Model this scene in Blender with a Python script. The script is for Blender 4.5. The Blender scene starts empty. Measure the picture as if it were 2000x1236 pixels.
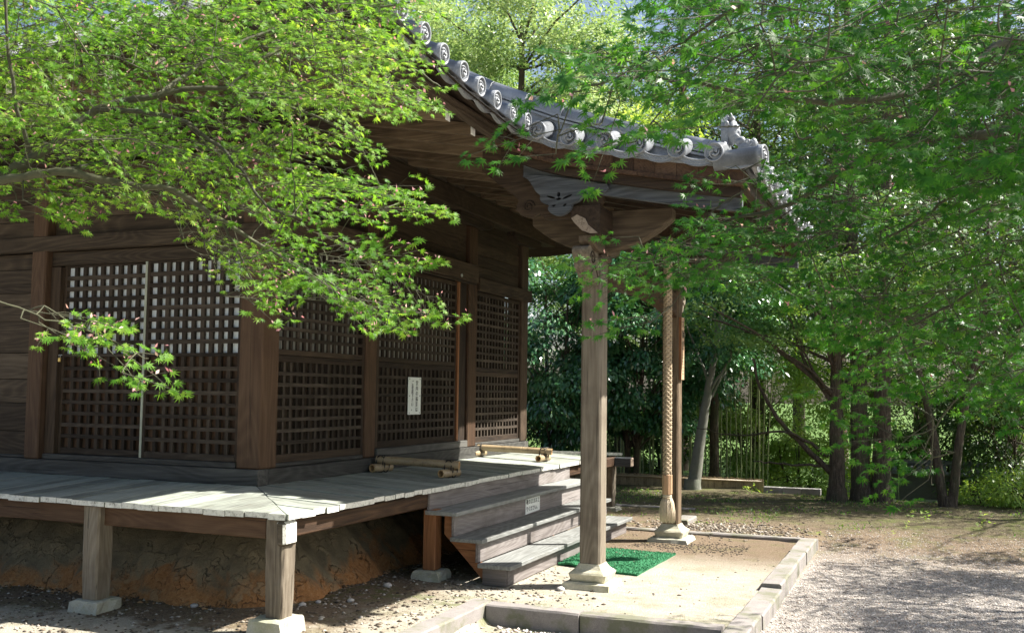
import bpy, math, random
import numpy as np
from mathutils import Vector, Matrix
R = math.radians
random.seed(11)
rng = np.random.default_rng(7)
scn = bpy.context.scene
COL = scn.collection

# ------------------------------------------------------------------ camera
YAW, PITCH, ROLL, FPX = 0.392138, 0.06359, 0.01284, 1915.95
CAM = np.array([5.40667, -7.12881, 1.76901]); PPX, PPY = 1013.58, 644.40
fw = np.array([-math.sin(YAW)*math.cos(PITCH), math.cos(YAW)*math.cos(PITCH), math.sin(PITCH)])
rt0 = np.array([math.cos(YAW), math.sin(YAW), 0.0]); up0 = np.cross(rt0, fw)
rt = math.cos(ROLL)*rt0 + math.sin(ROLL)*up0
up = -math.sin(ROLL)*rt0 + math.cos(ROLL)*up0
cd = bpy.data.cameras.new('camera'); cam = bpy.data.objects.new('camera', cd); COL.objects.link(cam)
cam.matrix_world = Matrix(((rt[0], up[0], -fw[0], CAM[0]), (rt[1], up[1], -fw[1], CAM[1]), (rt[2], up[2], -fw[2], CAM[2]), (0, 0, 0, 1)))
cd.sensor_width = 36.0; cd.lens = 36.0*FPX/2000
cd.shift_x = -(PPX-1000)/2000; cd.shift_y = (PPY-618)/2000
cd.clip_start = 0.05; cd.clip_end = 500
cd.dof.use_dof = True; cd.dof.focus_distance = 8.0; cd.dof.aperture_fstop = 9.0
scn.camera = cam

def at(px, py, depth):
    """world point seen at photo pixel (px, py) at a distance along the view axis"""
    return CAM + depth*(fw + (px-PPX)/FPX*rt - (py-PPY)/FPX*up)
def on(px, py, ax, val):
    d = fw + (px-PPX)/FPX*rt - (py-PPY)/FPX*up
    return CAM + (val-CAM[ax])/d[ax]*d

# ------------------------------------------------------------------ light
SUN = Vector((2.84, 1.6, 3.65)).normalized()
sun_el = math.asin(SUN.z); sun_az = math.atan2(SUN.x, SUN.y)
w = bpy.data.worlds.new('World'); scn.world = w; w.use_nodes = True
nt = w.node_tree; bg = nt.nodes['Background']
sky = nt.nodes.new('ShaderNodeTexSky'); sky.sky_type = 'NISHITA'; sky.sun_disc = False
sky.sun_elevation = sun_el; sky.sun_rotation = sun_az; sky.air_density = 1.0; sky.dust_density = 3.0; sky.ozone_density = 1.0
nt.links.new(sky.outputs[0], bg.inputs[0]); bg.inputs[1].default_value = 0.062
sl = bpy.data.lights.new('sun', 'SUN'); sl.energy = 5.0; sl.angle = R(0.53); sl.color = (1.0, 0.95, 0.86)
so = bpy.data.objects.new('sun', sl); COL.objects.link(so)
so.rotation_euler = SUN.to_track_quat('Z', 'Y').to_euler()
scn.view_settings.view_transform = 'Standard'; scn.view_settings.look = 'None'
scn.view_settings.exposure = 1.66; scn.view_settings.gamma = 1.0
scn.cycles.max_bounces = 8; scn.cycles.diffuse_bounces = 4; scn.cycles.glossy_bounces = 2
scn.cycles.transmission_bounces = 4; scn.cycles.transparent_max_bounces = 6
scn.cycles.use_denoising = True
scn.cycles.sample_clamp_indirect = 6

# ------------------------------------------------------------------ materials
def newmat(name):
    m = bpy.data.materials.new(name); m.use_nodes = True
    n = m.node_tree.nodes; l = m.node_tree.links
    return m, n, l, n['Principled BSDF']
def node(n, t, **kw):
    x = n.new(t)
    for k, v in kw.items(): setattr(x, k, v)
    return x
def ramp(n, l, src, stops):
    r = n.new('ShaderNodeValToRGB'); l.new(src, r.inputs[0])
    e = r.color_ramp.elements
    while len(e) < len(stops): e.new(0.5)
    for i, (p, c) in enumerate(stops):
        e[i].position = p; e[i].color = (*c, 1) if len(c) == 3 else c
    return r.outputs[0]
def mixc(n, l, f, a, b, mode='MIX'):
    x = n.new('ShaderNodeMix'); x.data_type = 'RGBA'; x.blend_type = mode
    for s, v in ((x.inputs[0], f), (x.inputs[6], a), (x.inputs[7], b)):
        if hasattr(v, 'links') or hasattr(v, 'is_linked'): l.new(v, s)
        else: s.default_value = v if isinstance(v, (int, float)) else (*v, 1)
    return x.outputs[2]
def math_(n, l, op, a, b=0.0, c=0.0):
    x = n.new('ShaderNodeMath'); x.operation = op
    for s, v in zip(x.inputs, (a, b, c)):
        if hasattr(v, 'is_linked'): l.new(v, s)
        else: s.default_value = v
    return x.outputs[0]
def coords(n, l, scale=(1, 1, 1), tint=True):
    tc = n.new('ShaderNodeTexCoord'); src = tc.outputs['Object']
    mp = n.new('ShaderNodeMapping'); mp.inputs['Scale'].default_value = scale
    if tint:
        at_ = n.new('ShaderNodeAttribute'); at_.attribute_name = 'tint'
        mm = n.new('ShaderNodeVectorMath'); mm.operation = 'SCALE'; l.new(at_.outputs['Color'], mm.inputs[0]); mm.inputs['Scale'].default_value = 40
        ad = n.new('ShaderNodeVectorMath'); l.new(src, ad.inputs[0]); l.new(mm.outputs[0], ad.inputs[1]); src = ad.outputs[0]
        l.new(src, mp.inputs[0]); return mp.outputs[0], at_.outputs['Fac'], src
    l.new(src, mp.inputs[0]); return mp.outputs[0], None, src
def noise(n, l, vec, scale, detail=4, rough=.55, dist=0.0):
    x = n.new('ShaderNodeTexNoise'); x.inputs['Scale'].default_value = scale; x.inputs['Detail'].default_value = detail
    x.inputs['Roughness'].default_value = rough; x.inputs['Distortion'].default_value = dist
    if vec is not None: l.new(vec, x.inputs['Vector'])
    return x.outputs['Fac']
def bump(n, l, h, strength, dist, target):
    b = n.new('ShaderNodeBump'); b.inputs['Strength'].default_value = strength; b.inputs['Distance'].default_value = dist
    l.new(h, b.inputs['Height']); l.new(b.outputs[0], target.inputs['Normal'])

WOODS = {}
def wood(kind, axis):
    """weathered wood with the grain running along an axis"""
    key = (kind, axis)
    if key in WOODS: return WOODS[key]
    dark, mid, light, spots, rough = {
        'brown':  ((.015, .009, .006), (.040, .026, .016), (.088, .060, .038), (.020, .012, .008), .75),
        'red':    ((.028, .015, .008), (.070, .038, .020), (.120, .072, .042), (.040, .018, .01), .7),
        'wall':   ((.028, .020, .013), (.070, .051, .034), (.140, .108, .075), (.030, .02, .013), .8),
        'deck':   ((.160, .168, .150), (.280, .305, .265), (.420, .440, .395), (.110, .105, .085), .7),
        'sill':   ((.034, .033, .030), (.072, .070, .064), (.135, .130, .118), (.045, .04, .035), .75),
        'step':   ((.110, .095, .090), (.200, .180, .172), (.300, .280, .270), (.100, .085, .070), .7),
        'grey':   ((.030, .033, .037), (.075, .084, .094), (.140, .155, .170), (.080, .075, .07), .85),
        'pillar': ((.060, .048, .034), (.145, .120, .090), (.255, .222, .172), (.070, .05, .035), .8),
        'fresh':  ((.150, .060, .026), (.250, .110, .048), (.340, .170, .080), (.200, .08, .03), .6),
        'beige':  ((.330, .200, .110), (.480, .320, .200), (.600, .440, .290), (.240, .14, .08), .6),
        'lattice':((.016, .011, .007), (.042, .031, .022), (.095, .075, .056), (.025, .017, .011), .8),
        'rafter': ((.050, .034, .020), (.125, .088, .055), (.230, .170, .110), (.030, .02, .013), .8),
        'tread':  ((.115, .118, .112), (.205, .212, .205), (.300, .310, .300), (.09, .085, .075), .7),
    }[kind]
    m, n, l, b = newmat('wood_' + kind)
    s = [16.0, 16.0, 16.0]; s[axis] = 0.9
    vec, tint, raw = coords(n, l, s)
    g = noise(n, l, vec, 1.6, 5, .62, .6)
    s2 = [150.0, 150.0, 150.0]; s2[axis] = 3.0
    mp2 = n.new('ShaderNodeMapping'); mp2.inputs['Scale'].default_value = s2; l.new(raw, mp2.inputs[0])
    f = noise(n, l, mp2.outputs[0], 1.0, 3, .6)
    # annual rings: bands bent by slow noise
    s3 = [1.0, 1.0, 1.0]; s3[axis] = 0.16
    mp3 = n.new('ShaderNodeMapping'); mp3.inputs['Scale'].default_value = s3; l.new(raw, mp3.inputs[0])
    wv = n.new('ShaderNodeTexNoise'); wv.inputs['Scale'].default_value = 2.6; wv.inputs['Detail'].default_value = 1.5; l.new(mp3.outputs[0], wv.inputs['Vector'])
    rings = math_(n, l, 'FRACT', math_(n, l, 'MULTIPLY', wv.outputs['Fac'], 26.0))
    rings = math_(n, l, 'POWER', math_(n, l, 'ABSOLUTE', math_(n, l, 'SUBTRACT', rings, .5)), 1.5)
    st = noise(n, l, raw, 2.3, 4, .6)
    t = math_(n, l, 'ADD', math_(n, l, 'MULTIPLY', g, .52), math_(n, l, 'MULTIPLY', f, .24))
    t = math_(n, l, 'ADD', t, math_(n, l, 'MULTIPLY', rings, .34))
    t = math_(n, l, 'ADD', t, math_(n, l, 'MULTIPLY', math_(n, l, 'SUBTRACT', tint, .5), .26))
    c = ramp(n, l, t, [(.24, dark), (.43, mid), (.70, light)])
    c = mixc(n, l, math_(n, l, 'MULTIPLY', ramp(n, l, st, [(.52, (0, 0, 0)), (.75, (1, 1, 1))]), .55), c, spots)
    # long drying cracks
    s4 = [60.0, 60.0, 60.0]; s4[axis] = 1.0
    mp4 = n.new('ShaderNodeMapping'); mp4.inputs['Scale'].default_value = s4; l.new(raw, mp4.inputs[0])
    ck = ramp(n, l, noise(n, l, mp4.outputs[0], 1.0, 2, .5), [(.30, (1, 1, 1)), (.335, (0, 0, 0))])
    c = mixc(n, l, math_(n, l, 'MULTIPLY', ck, .7), c, tuple(x*.35 for x in dark))
    l.new(c, b.inputs['Base Color']); b.inputs['Roughness'].default_value = rough
    b.inputs['Specular IOR Level'].default_value = .28
    h = math_(n, l, 'SUBTRACT', math_(n, l, 'ADD', g, math_(n, l, 'MULTIPLY', f, .7)), math_(n, l, 'MULTIPLY', ck, .8))
    bump(n, l, h, .55, .006, b)
    WOODS[key] = m
    return m

def endgrain(name, base, dark):
    m, n, l, b = newmat(name)
    vec, tint, raw = coords(n, l, (1, 1, 1))
    a = noise(n, l, raw, 22, 5, .7); c2 = noise(n, l, raw, 90, 3, .6)
    t = math_(n, l, 'ADD', math_(n, l, 'MULTIPLY', a, .7), math_(n, l, 'MULTIPLY', c2, .35))
    c = ramp(n, l, t, [(.36, dark), (.50, base), (.72, tuple(min(1, x*1.25) for x in base))])
    l.new(c, b.inputs['Base Color']); b.inputs['Roughness'].default_value = .9
    bump(n, l, t, .7, .006, b); return m
M_END = endgrain('painted_plank_end', (.60, .60, .55), (.14, .13, .11))
M_WHITE = endgrain('white_paint', (.78, .78, .74), (.6, .6, .55))
M_ROT = endgrain('rotted_wood_end', (.20, .15, .11), (.04, .025, .018))

def plain(name, col, rough=.6, metal=0.0, var=.25, scale=6, bmp=0.3, bscale=60):
    m, n, l, b = newmat(name)
    vec, tint, raw = coords(n, l)
    a = noise(n, l, raw, scale, 5, .6); a2 = noise(n, l, raw, bscale, 4, .6)
    t = math_(n, l, 'ADD', math_(n, l, 'MULTIPLY', a, .65), math_(n, l, 'MULTIPLY', a2, .35))
    t = math_(n, l, 'ADD', t, math_(n, l, 'MULTIPLY', math_(n, l, 'SUBTRACT', tint, .5), .25))
    c = ramp(n, l, t, [(.3, tuple(x*(1-var) for x in col)), (.7, tuple(min(1, x*(1+var)) for x in col))])
    l.new(c, b.inputs['Base Color']); b.inputs['Roughness'].default_value = rough; b.inputs['Metallic'].default_value = metal
    if bmp: bump(n, l, a2, bmp, .004, b)
    return m
M_TILE = plain('roof_tile', (.23, .245, .265), .30, 0, .38, 9, .35, 70)
M_TILEDARK = plain('tile_recess', (.05, .055, .06), .8)
M_PAPER = plain('shoji_paper', (.66, .72, .76), .9, 0, .03, 2, 0)
M_PAPERDIM = plain('old_paper', (.42, .42, .40), .9, 0, .2, 3, 0)
M_SIGN = plain('sign_board_white', (.80, .84, .80), .5, 0, .04, 6, 0)
M_INK = plain('ink', (.012, .012, .014), .6, 0, .1, 6, 0)
M_INKPALE = plain('faded_ink', (.20, .14, .09), .7, 0, .1, 6, 0)
M_BLACK = plain('black_cord', (.012, .012, .012), .6)
M_BRASS = plain('brass', (.50, .36, .13), .35, 1.0, .15)
M_STEEL = plain('steel', (.45, .46, .45), .45, .8, .2)
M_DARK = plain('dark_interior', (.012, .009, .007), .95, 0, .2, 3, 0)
M_ROPE = plain('hemp_rope', (.42, .33, .22), .85, 0, .22, 20, .6, 220)
M_TASSEL = plain('hemp_tassel', (.55, .46, .34), .9, 0, .2, 30, .6, 300)

def stone(name, base, moss=(.13, .15, .06), mamt=.4, scale=7):
    m, n, l, b = newmat(name)
    vec, tint, raw = coords(n, l)
    a = noise(n, l, raw, scale, 6, .65); g = noise(n, l, raw, 120, 3, .7); ms = noise(n, l, raw, 3.5, 5, .7)
    vo = n.new('ShaderNodeTexVoronoi'); vo.inputs['Scale'].default_value = 160; l.new(raw, vo.inputs['Vector'])
    t = math_(n, l, 'ADD', math_(n, l, 'MULTIPLY', a, .55), math_(n, l, 'MULTIPLY', g, .45))
    c = ramp(n, l, t, [(.3, tuple(x*.6 for x in base)), (.5, base), (.7, tuple(min(1, x*1.25) for x in base))])
    c = mixc(n, l, math_(n, l, 'MULTIPLY', ramp(n, l, vo.outputs['Distance'], [(.08, (1, 1, 1)), (.3, (0, 0, 0))]), .35), c, tuple(x*.35 for x in base))
    c = mixc(n, l, math_(n, l, 'MULTIPLY', ramp(n, l, ms, [(.48, (0, 0, 0)), (.62, (1, 1, 1))]), mamt), c, moss)
    l.new(c, b.inputs['Base Color']); b.inputs['Roughness'].default_value = .9
    bump(n, l, t, .8, .008, b); return m
M_KERB = stone('kerb_granite', (.235, .215, .205), (.10, .11, .05), .7)
M_BASE = stone('base_stone', (.42, .41, .34), (.16, .18, .08), .5)
M_PED = stone('pedestal_stone', (.50, .47, .36), (.20, .20, .08), .45, 5)
M_CONC = stone('concrete_block', (.30, .29, .28), (.1, .11, .06), .35, 3)
M_PLASTERGREY = stone('grey_plaster_wall', (.16, .15, .14), (.08, .08, .05), .3, 2)
M_PEBBLE = stone('pebble', (.46, .43, .41), (.2, .18, .15), .15)

def bamboo_mat(name, col, dark):
    m, n, l, b = newmat(name)
    vec, tint, raw = coords(n, l, (1, 1, 1))
    a = noise(n, l, raw, 9, 5, .6); f = noise(n, l, raw, 60, 3, .6)
    t = math_(n, l, 'ADD', math_(n, l, 'MULTIPLY', a, .7), math_(n, l, 'MULTIPLY', f, .3))
    t = math_(n, l, 'ADD', t, math_(n, l, 'MULTIPLY', math_(n, l, 'SUBTRACT', tint, .5), .2))
    l.new(ramp(n, l, t, [(.32, dark), (.5, col), (.72, tuple(min(1, x*1.2) for x in col))]), b.inputs['Base Color'])
    b.inputs['Roughness'].default_value = .42; bump(n, l, f, .2, .002, b); return m
M_BAMBOO = bamboo_mat('dried_bamboo', (.34, .26, .155), (.17, .12, .065))
M_BAMCUT = bamboo_mat('bamboo_cut', (.55, .36, .18), (.4, .22, .1))
M_CULM = bamboo_mat('green_bamboo', (.30, .34, .16), (.14, .18, .07))

def leafmat(name, c1, c2, c3, trans=.42, rough=.42, spec=.4, tcol=None):
    m, n, l, b = newmat(name)
    a_ = n.new('ShaderNodeAttribute'); a_.attribute_name = 'tint'
    c = ramp(n, l, a_.outputs['Fac'], [(.0, c1), (.5, c2), (1.0, c3)])
    l.new(c, b.inputs['Base Color']); b.inputs['Roughness'].default_value = rough; b.inputs['Specular IOR Level'].default_value = spec
    t = n.new('ShaderNodeBsdfTranslucent'); k = tcol or (1.5, 1.35, .55)
    l.new(mixc(n, l, 1.0, c, k, 'MULTIPLY'), t.inputs['Color'])
    mx = n.new('ShaderNodeMixShader'); mx.inputs[0].default_value = trans
    l.new(b.outputs[0], mx.inputs[1]); l.new(t.outputs[0], mx.inputs[2])
    l.new(mx.outputs[0], n['Material Output'].inputs[0]); return m
M_MAPLE_L = leafmat('maple_leaf_light', (.06, .175, .018), (.14, .305, .035), (.29, .43, .085), .56, .5, .25, (1.4, 1.3, .62))
M_MAPLE_R = leafmat('maple_leaf_deep', (.020, .10, .014), (.050, .185, .022), (.135, .32, .045), .5, .42, .35, (1.4, 1.3, .6))
M_MAPLE_B = leafmat('maple_leaf_far', (.05, .14, .04), (.11, .24, .06), (.24, .36, .10))
M_KEYS = leafmat('maple_keys', (.42, .18, .20), (.60, .33, .36), (.62, .48, .36), .4, .5, .3, (1.2, .95, .9))
M_DARKLEAF = leafmat('glossy_dark_leaf', (.03, .10, .045), (.065, .20, .085), (.17, .34, .14), .22, .2, .9)
M_CAMPHOR = leafmat('camphor_leaf', (.15, .27, .08), (.29, .41, .17), (.50, .57, .33), .35, .42, .4, (1.2, 1.2, .75))
M_OAK = leafmat('evergreen_leaf', (.035, .08, .025), (.075, .15, .045), (.16, .25, .085), .3)
M_BRIGHT = leafmat('bright_leaf', (.18, .32, .06), (.30, .46, .12), (.46, .58, .22), .45)
def barkmat(name, c1, c2, mossc):
    m, n, l, b = newmat(name)
    tc = n.new('ShaderNodeTexCoord'); mp = n.new('ShaderNodeMapping'); mp.inputs['Scale'].default_value = (1, 1, .16); l.new(tc.outputs['Object'], mp.inputs[0])
    a = noise(n, l, mp.outputs[0], 38, 5, .7, .5); ms = noise(n, l, tc.outputs['Object'], 2.6, 5, .65); f = noise(n, l, tc.outputs['Object'], 80, 3, .6)
    c = ramp(n, l, math_(n, l, 'ADD', math_(n, l, 'MULTIPLY', a, .75), math_(n, l, 'MULTIPLY', f, .25)), [(.36, tuple(x*.3 for x in c1)), (.5, c1), (.66, c2)])
    c = mixc(n, l, math_(n, l, 'MULTIPLY', ramp(n, l, ms, [(.5, (0, 0, 0)), (.62, (1, 1, 1))]), .5), c, mossc)
    l.new(c, b.inputs['Base Color']); b.inputs['Roughness'].default_value = .9; bump(n, l, a, 1.0, .03, b); return m
M_BARK = barkmat('bark', (.075, .055, .038), (.17, .135, .10), (.05, .065, .025))
M_BARKGREY = stone('grey_bark', (.19, .19, .16), (.10, .14, .08), .5, 8)
M_TWIG = plain('maple_twig', (.060, .062, .032), .8, 0, .4, 20)

# ------------------------------------------------------------------ objects
def tag(o, label=None, cat=None, group=None, kind=None):
    if label: o['label'] = label
    if cat: o['category'] = cat
    if group: o['group'] = group
    if kind: o['kind'] = kind
    return o
def empty(name, loc, label, cat, group=None, rz=0.0):
    o = bpy.data.objects.new(name, None); COL.objects.link(o); o.location = loc; o.rotation_euler = (0, 0, rz)
    o.empty_display_size = .1
    return tag(o, label, cat, group)

class MB:
    """collects boxes, tubes and prisms with a random tint each; build() links them as one mesh object"""
    def __init__(s): s.v = []; s.f = []; s.mi = []; s.t = []; s.sm = []; s.mats = []
    def m(s, mat):
        if mat not in s.mats: s.mats.append(mat)
        return s.mats.index(mat)
    def add(s, verts, faces, mat, tint=None, smooth=False):
        b = len(s.v); k = s.m(mat); tint = random.random() if tint is None else tint
        s.v += [tuple(map(float, q)) for q in verts]
        for f in faces:
            s.f.append([b+i for i in f]); s.mi.append(k); s.t.append(tint); s.sm.append(smooth)
    def box(s, x0, x1, y0, y1, z0, z1, mat, jit=0.0, tint=None, endmat=None, endaxis=None):
        P = [(x, y, z) for z in (z0, z1) for y in (y0, y1) for x in (x0, x1)]
        if jit: P = [(a+random.uniform(-jit, jit), b+random.uniform(-jit, jit), c+random.uniform(-jit, jit)) for a, b, c in P]
        F = {'z0': (0, 2, 3, 1), 'z1': (4, 5, 7, 6), 'y0': (0, 1, 5, 4), 'y1': (2, 6, 7, 3), 'x0': (0, 4, 6, 2), 'x1': (1, 3, 7, 5)}
        tint = random.random() if tint is None else tint
        if endmat is None: s.add(P, list(F.values()), mat, tint)
        else:
            e = [F['xyz'[endaxis]+'0'], F['xyz'[endaxis]+'1']]
            b = len(s.v); s.add(P, [f for f in F.values() if f not in e], mat, tint)
            k = s.m(endmat)
            for f in e: s.f.append([b+i for i in f]); s.mi.append(k); s.t.append(tint); s.sm.append(False)
    def wbox(s, kind, x0, x1, y0, y1, z0, z1, jit=0.0, **k):
        d = (abs(x1-x0), abs(y1-y0), abs(z1-z0)); s.box(x0, x1, y0, y1, z0, z1, wood(kind, d.index(max(d))), jit, **k)
    def tube(s, pts, rad, mat, seg=8, caps=True, tint=None, smooth=True):
        pts = [np.array(p, float) for p in pts]; n = len(pts)
        rad = [rad]*n if isinstance(rad, (int, float)) else rad
        V = []; prev = None
        for i, p in enumerate(pts):
            d = pts[min(i+1, n-1)] - pts[max(i-1, 0)]; d = d/(np.linalg.norm(d)+1e-9)
            if prev is None:
                a = np.array([0, 0, 1.0]) if abs(d[2]) < .9 else np.array([1.0, 0, 0]); u = np.cross(d, a)
            else: u = prev - d*np.dot(prev, d)
            u /= (np.linalg.norm(u)+1e-9); prev = u; w_ = np.cross(d, u)
            for k in range(seg):
                t = 2*math.pi*k/seg; V.append(p + rad[i]*(math.cos(t)*u + math.sin(t)*w_))
        F = [(i*seg+k, i*seg+(k+1) % seg, (i+1)*seg+(k+1) % seg, (i+1)*seg+k) for i in range(n-1) for k in range(seg)]
        s.add(V, F, mat, tint, smooth)
        if caps:
            b = len(s.v)-len(V); k_ = s.m(mat)
            for f in ([b+k for k in range(seg)][::-1], [b+(n-1)*seg+k for k in range(seg)]):
                s.f.append(f); s.mi.append(k_); s.t.append(.5); s.sm.append(False)
    def prism(s, prof, axis, a0, a1, mat, tint=None):
        """profile in the two other axes (kept in xyz order), extruded along axis"""
        n = len(prof)
        def P(q, a): r = list(q); r.insert(axis, a); return r
        V = [P(q, a0) for q in prof] + [P(q, a1) for q in prof]
        F = [tuple(range(n)), tuple(range(2*n-1, n-1, -1))] + [(i, i+n, (i+1) % n+n, (i+1) % n) for i in range(n)]
        s.add(V, F, mat, tint)
    def build(s, name, parent=None, bevel=0.0, loc=None, recalc=True):
        me = bpy.data.meshes.new(name); me.from_pydata(s.v, [], s.f)
        for m_ in s.mats: me.materials.append(m_)
        me.polygons.foreach_set('material_index', s.mi); me.polygons.foreach_set('use_smooth', s.sm)
        at_ = me.attributes.new('tint', 'FLOAT', 'FACE'); at_.data.foreach_set('value', s.t)
        if recalc:
            import bmesh
            bm = bmesh.new(); bm.from_mesh(me); bmesh.ops.recalc_face_normals(bm, faces=bm.faces); bm.to_mesh(me); bm.free()
        o = bpy.data.objects.new(name, me); COL.objects.link(o)
        if parent is not None:
            o.parent = parent; o.matrix_parent_inverse = Matrix.Translation(parent_world(parent)).inverted() if parent.type == 'EMPTY' else Matrix.Identity(4)
        if bevel:
            b = o.modifiers.new('bevel', 'BEVEL'); b.width = bevel; b.segments = 1; b.limit_method = 'ANGLE'; b.angle_limit = R(40)
        return o
def parent_world(p): return p.location.copy()

def np_mesh(name, V, F, mat, tint, parent=None, smooth=False, mats=None, mi=None):
    """V (n,3), F (m,k) arrays"""
    me = bpy.data.meshes.new(name); n, m, k = len(V), len(F), F.shape[1]
    me.vertices.add(n); me.vertices.foreach_set('co', np.ascontiguousarray(V, dtype=np.float32).ravel())
    me.loops.add(m*k); me.loops.foreach_set('vertex_index', np.ascontiguousarray(F, dtype=np.int32).ravel())
    me.polygons.add(m); me.polygons.foreach_set('loop_start', np.arange(0, m*k, k, dtype=np.int32))
    me.polygons.foreach_set('loop_total', np.full(m, k, dtype=np.int32))
    for q in (mats or [mat]): me.materials.append(q)
    if mi is not None: me.polygons.foreach_set('material_index', mi.astype(np.int32))
    if smooth: me.polygons.foreach_set('use_smooth', np.ones(m, bool))
    a = me.attributes.new('tint', 'FLOAT', 'FACE'); a.data.foreach_set('value', np.ascontiguousarray(tint, dtype=np.float32))
    me.update(calc_edges=True); me.validate()
    o = bpy.data.objects.new(name, me); COL.objects.link(o)
    if parent is not None:
        o.parent = parent
        if parent.type == 'EMPTY': o.matrix_parent_inverse = Matrix.Translation(parent.location).inverted()
    return o

def curve_shape(loops, thick):
    """flat outline with holes -> mesh verts/faces (in XY, extruded along Z)"""
    c = bpy.data.curves.new('shape', 'CURVE'); c.dimensions = '2D'; c.fill_mode = 'BOTH'; c.extrude = thick/2
    for L in loops:
        sp = c.splines.new('POLY'); sp.points.add(len(L)-1); sp.use_cyclic_u = True
        for i, q in enumerate(L): sp.points[i].co = (q[0], q[1], 0, 1)
    o = bpy.data.objects.new('shape', c); COL.objects.link(o)
    bpy.context.view_layer.update()
    me = bpy.data.meshes.new_from_object(o.evaluated_get(bpy.context.evaluated_depsgraph_get()))
    vs = [tuple(v.co) for v in me.vertices]; fs = [tuple(p.vertices) for p in me.polygons]
    bpy.data.objects.remove(o); bpy.data.curves.remove(c); bpy.data.meshes.remove(me)
    return vs, fs
def text_shape(body, size, thick=.0012):
    c = bpy.data.curves.new('lettering', 'FONT'); c.body = body; c.size = size; c.extrude = thick/2; c.align_x = 'CENTER'; c.align_y = 'CENTER'
    o = bpy.data.objects.new('lettering', c); COL.objects.link(o); bpy.context.view_layer.update()
    me = bpy.data.meshes.new_from_object(o.evaluated_get(bpy.context.evaluated_depsgraph_get()))
    vs = [tuple(v.co) for v in me.vertices]; fs = [tuple(p.vertices) for p in me.polygons]
    bpy.data.objects.remove(o); bpy.data.curves.remove(c); bpy.data.meshes.remove(me)
    return vs, fs
def mapv(vs, origin, ux, uy, un):
    o = np.array(origin, float); ux, uy, un = (np.array(q, float) for q in (ux, uy, un))
    return [o + v[0]*ux + v[1]*uy + v[2]*un for v in vs]
# ------------------------------------------------------------------ the temple hall
L = 6.36; E = 1.114; ZW, ZE = 0.92, 0.864          # hall length, deck overhang, deck height at wall / edge
hall = empty('temple_hall', (-3.18, 3.18, 0), 'old dark timber temple hall with lattice walls, raised plank veranda and grey tiled roof', 'building')

def lattice(mb, plane, a0, a1, z0, z1, face, nx, nz, bar=.034, dep=.03, gap=.004):
    """kumiko grid; plane 'x' = wall facing +X (runs along Y), 'y' = wall facing -Y (runs along X)"""
    for i in range(1, nx):
        c = a0 + (a1-a0)*i/nx; q = random.uniform(-.0025, .0025)
        if plane == 'y': mb.wbox('lattice', c-bar/2+q, c+bar/2+q, face, face+dep, z0, z1, .0012)
        else: mb.wbox('lattice', face-dep, face, c-bar/2+q, c+bar/2+q, z0, z1, .0012)
    for i in range(1, nz):
        c = z0 + (z1-z0)*i/nz; q = random.uniform(-.002, .002)
        if plane == 'y': mb.wbox('lattice', a0, a1, face-.004, face+dep-.008, c-bar/2+q, c+bar/2+q, .0012)
        else: mb.wbox('lattice', face-dep+.008, face+.004, a0, a1, c-bar/2+q, c+bar/2+q, .0012)

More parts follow.
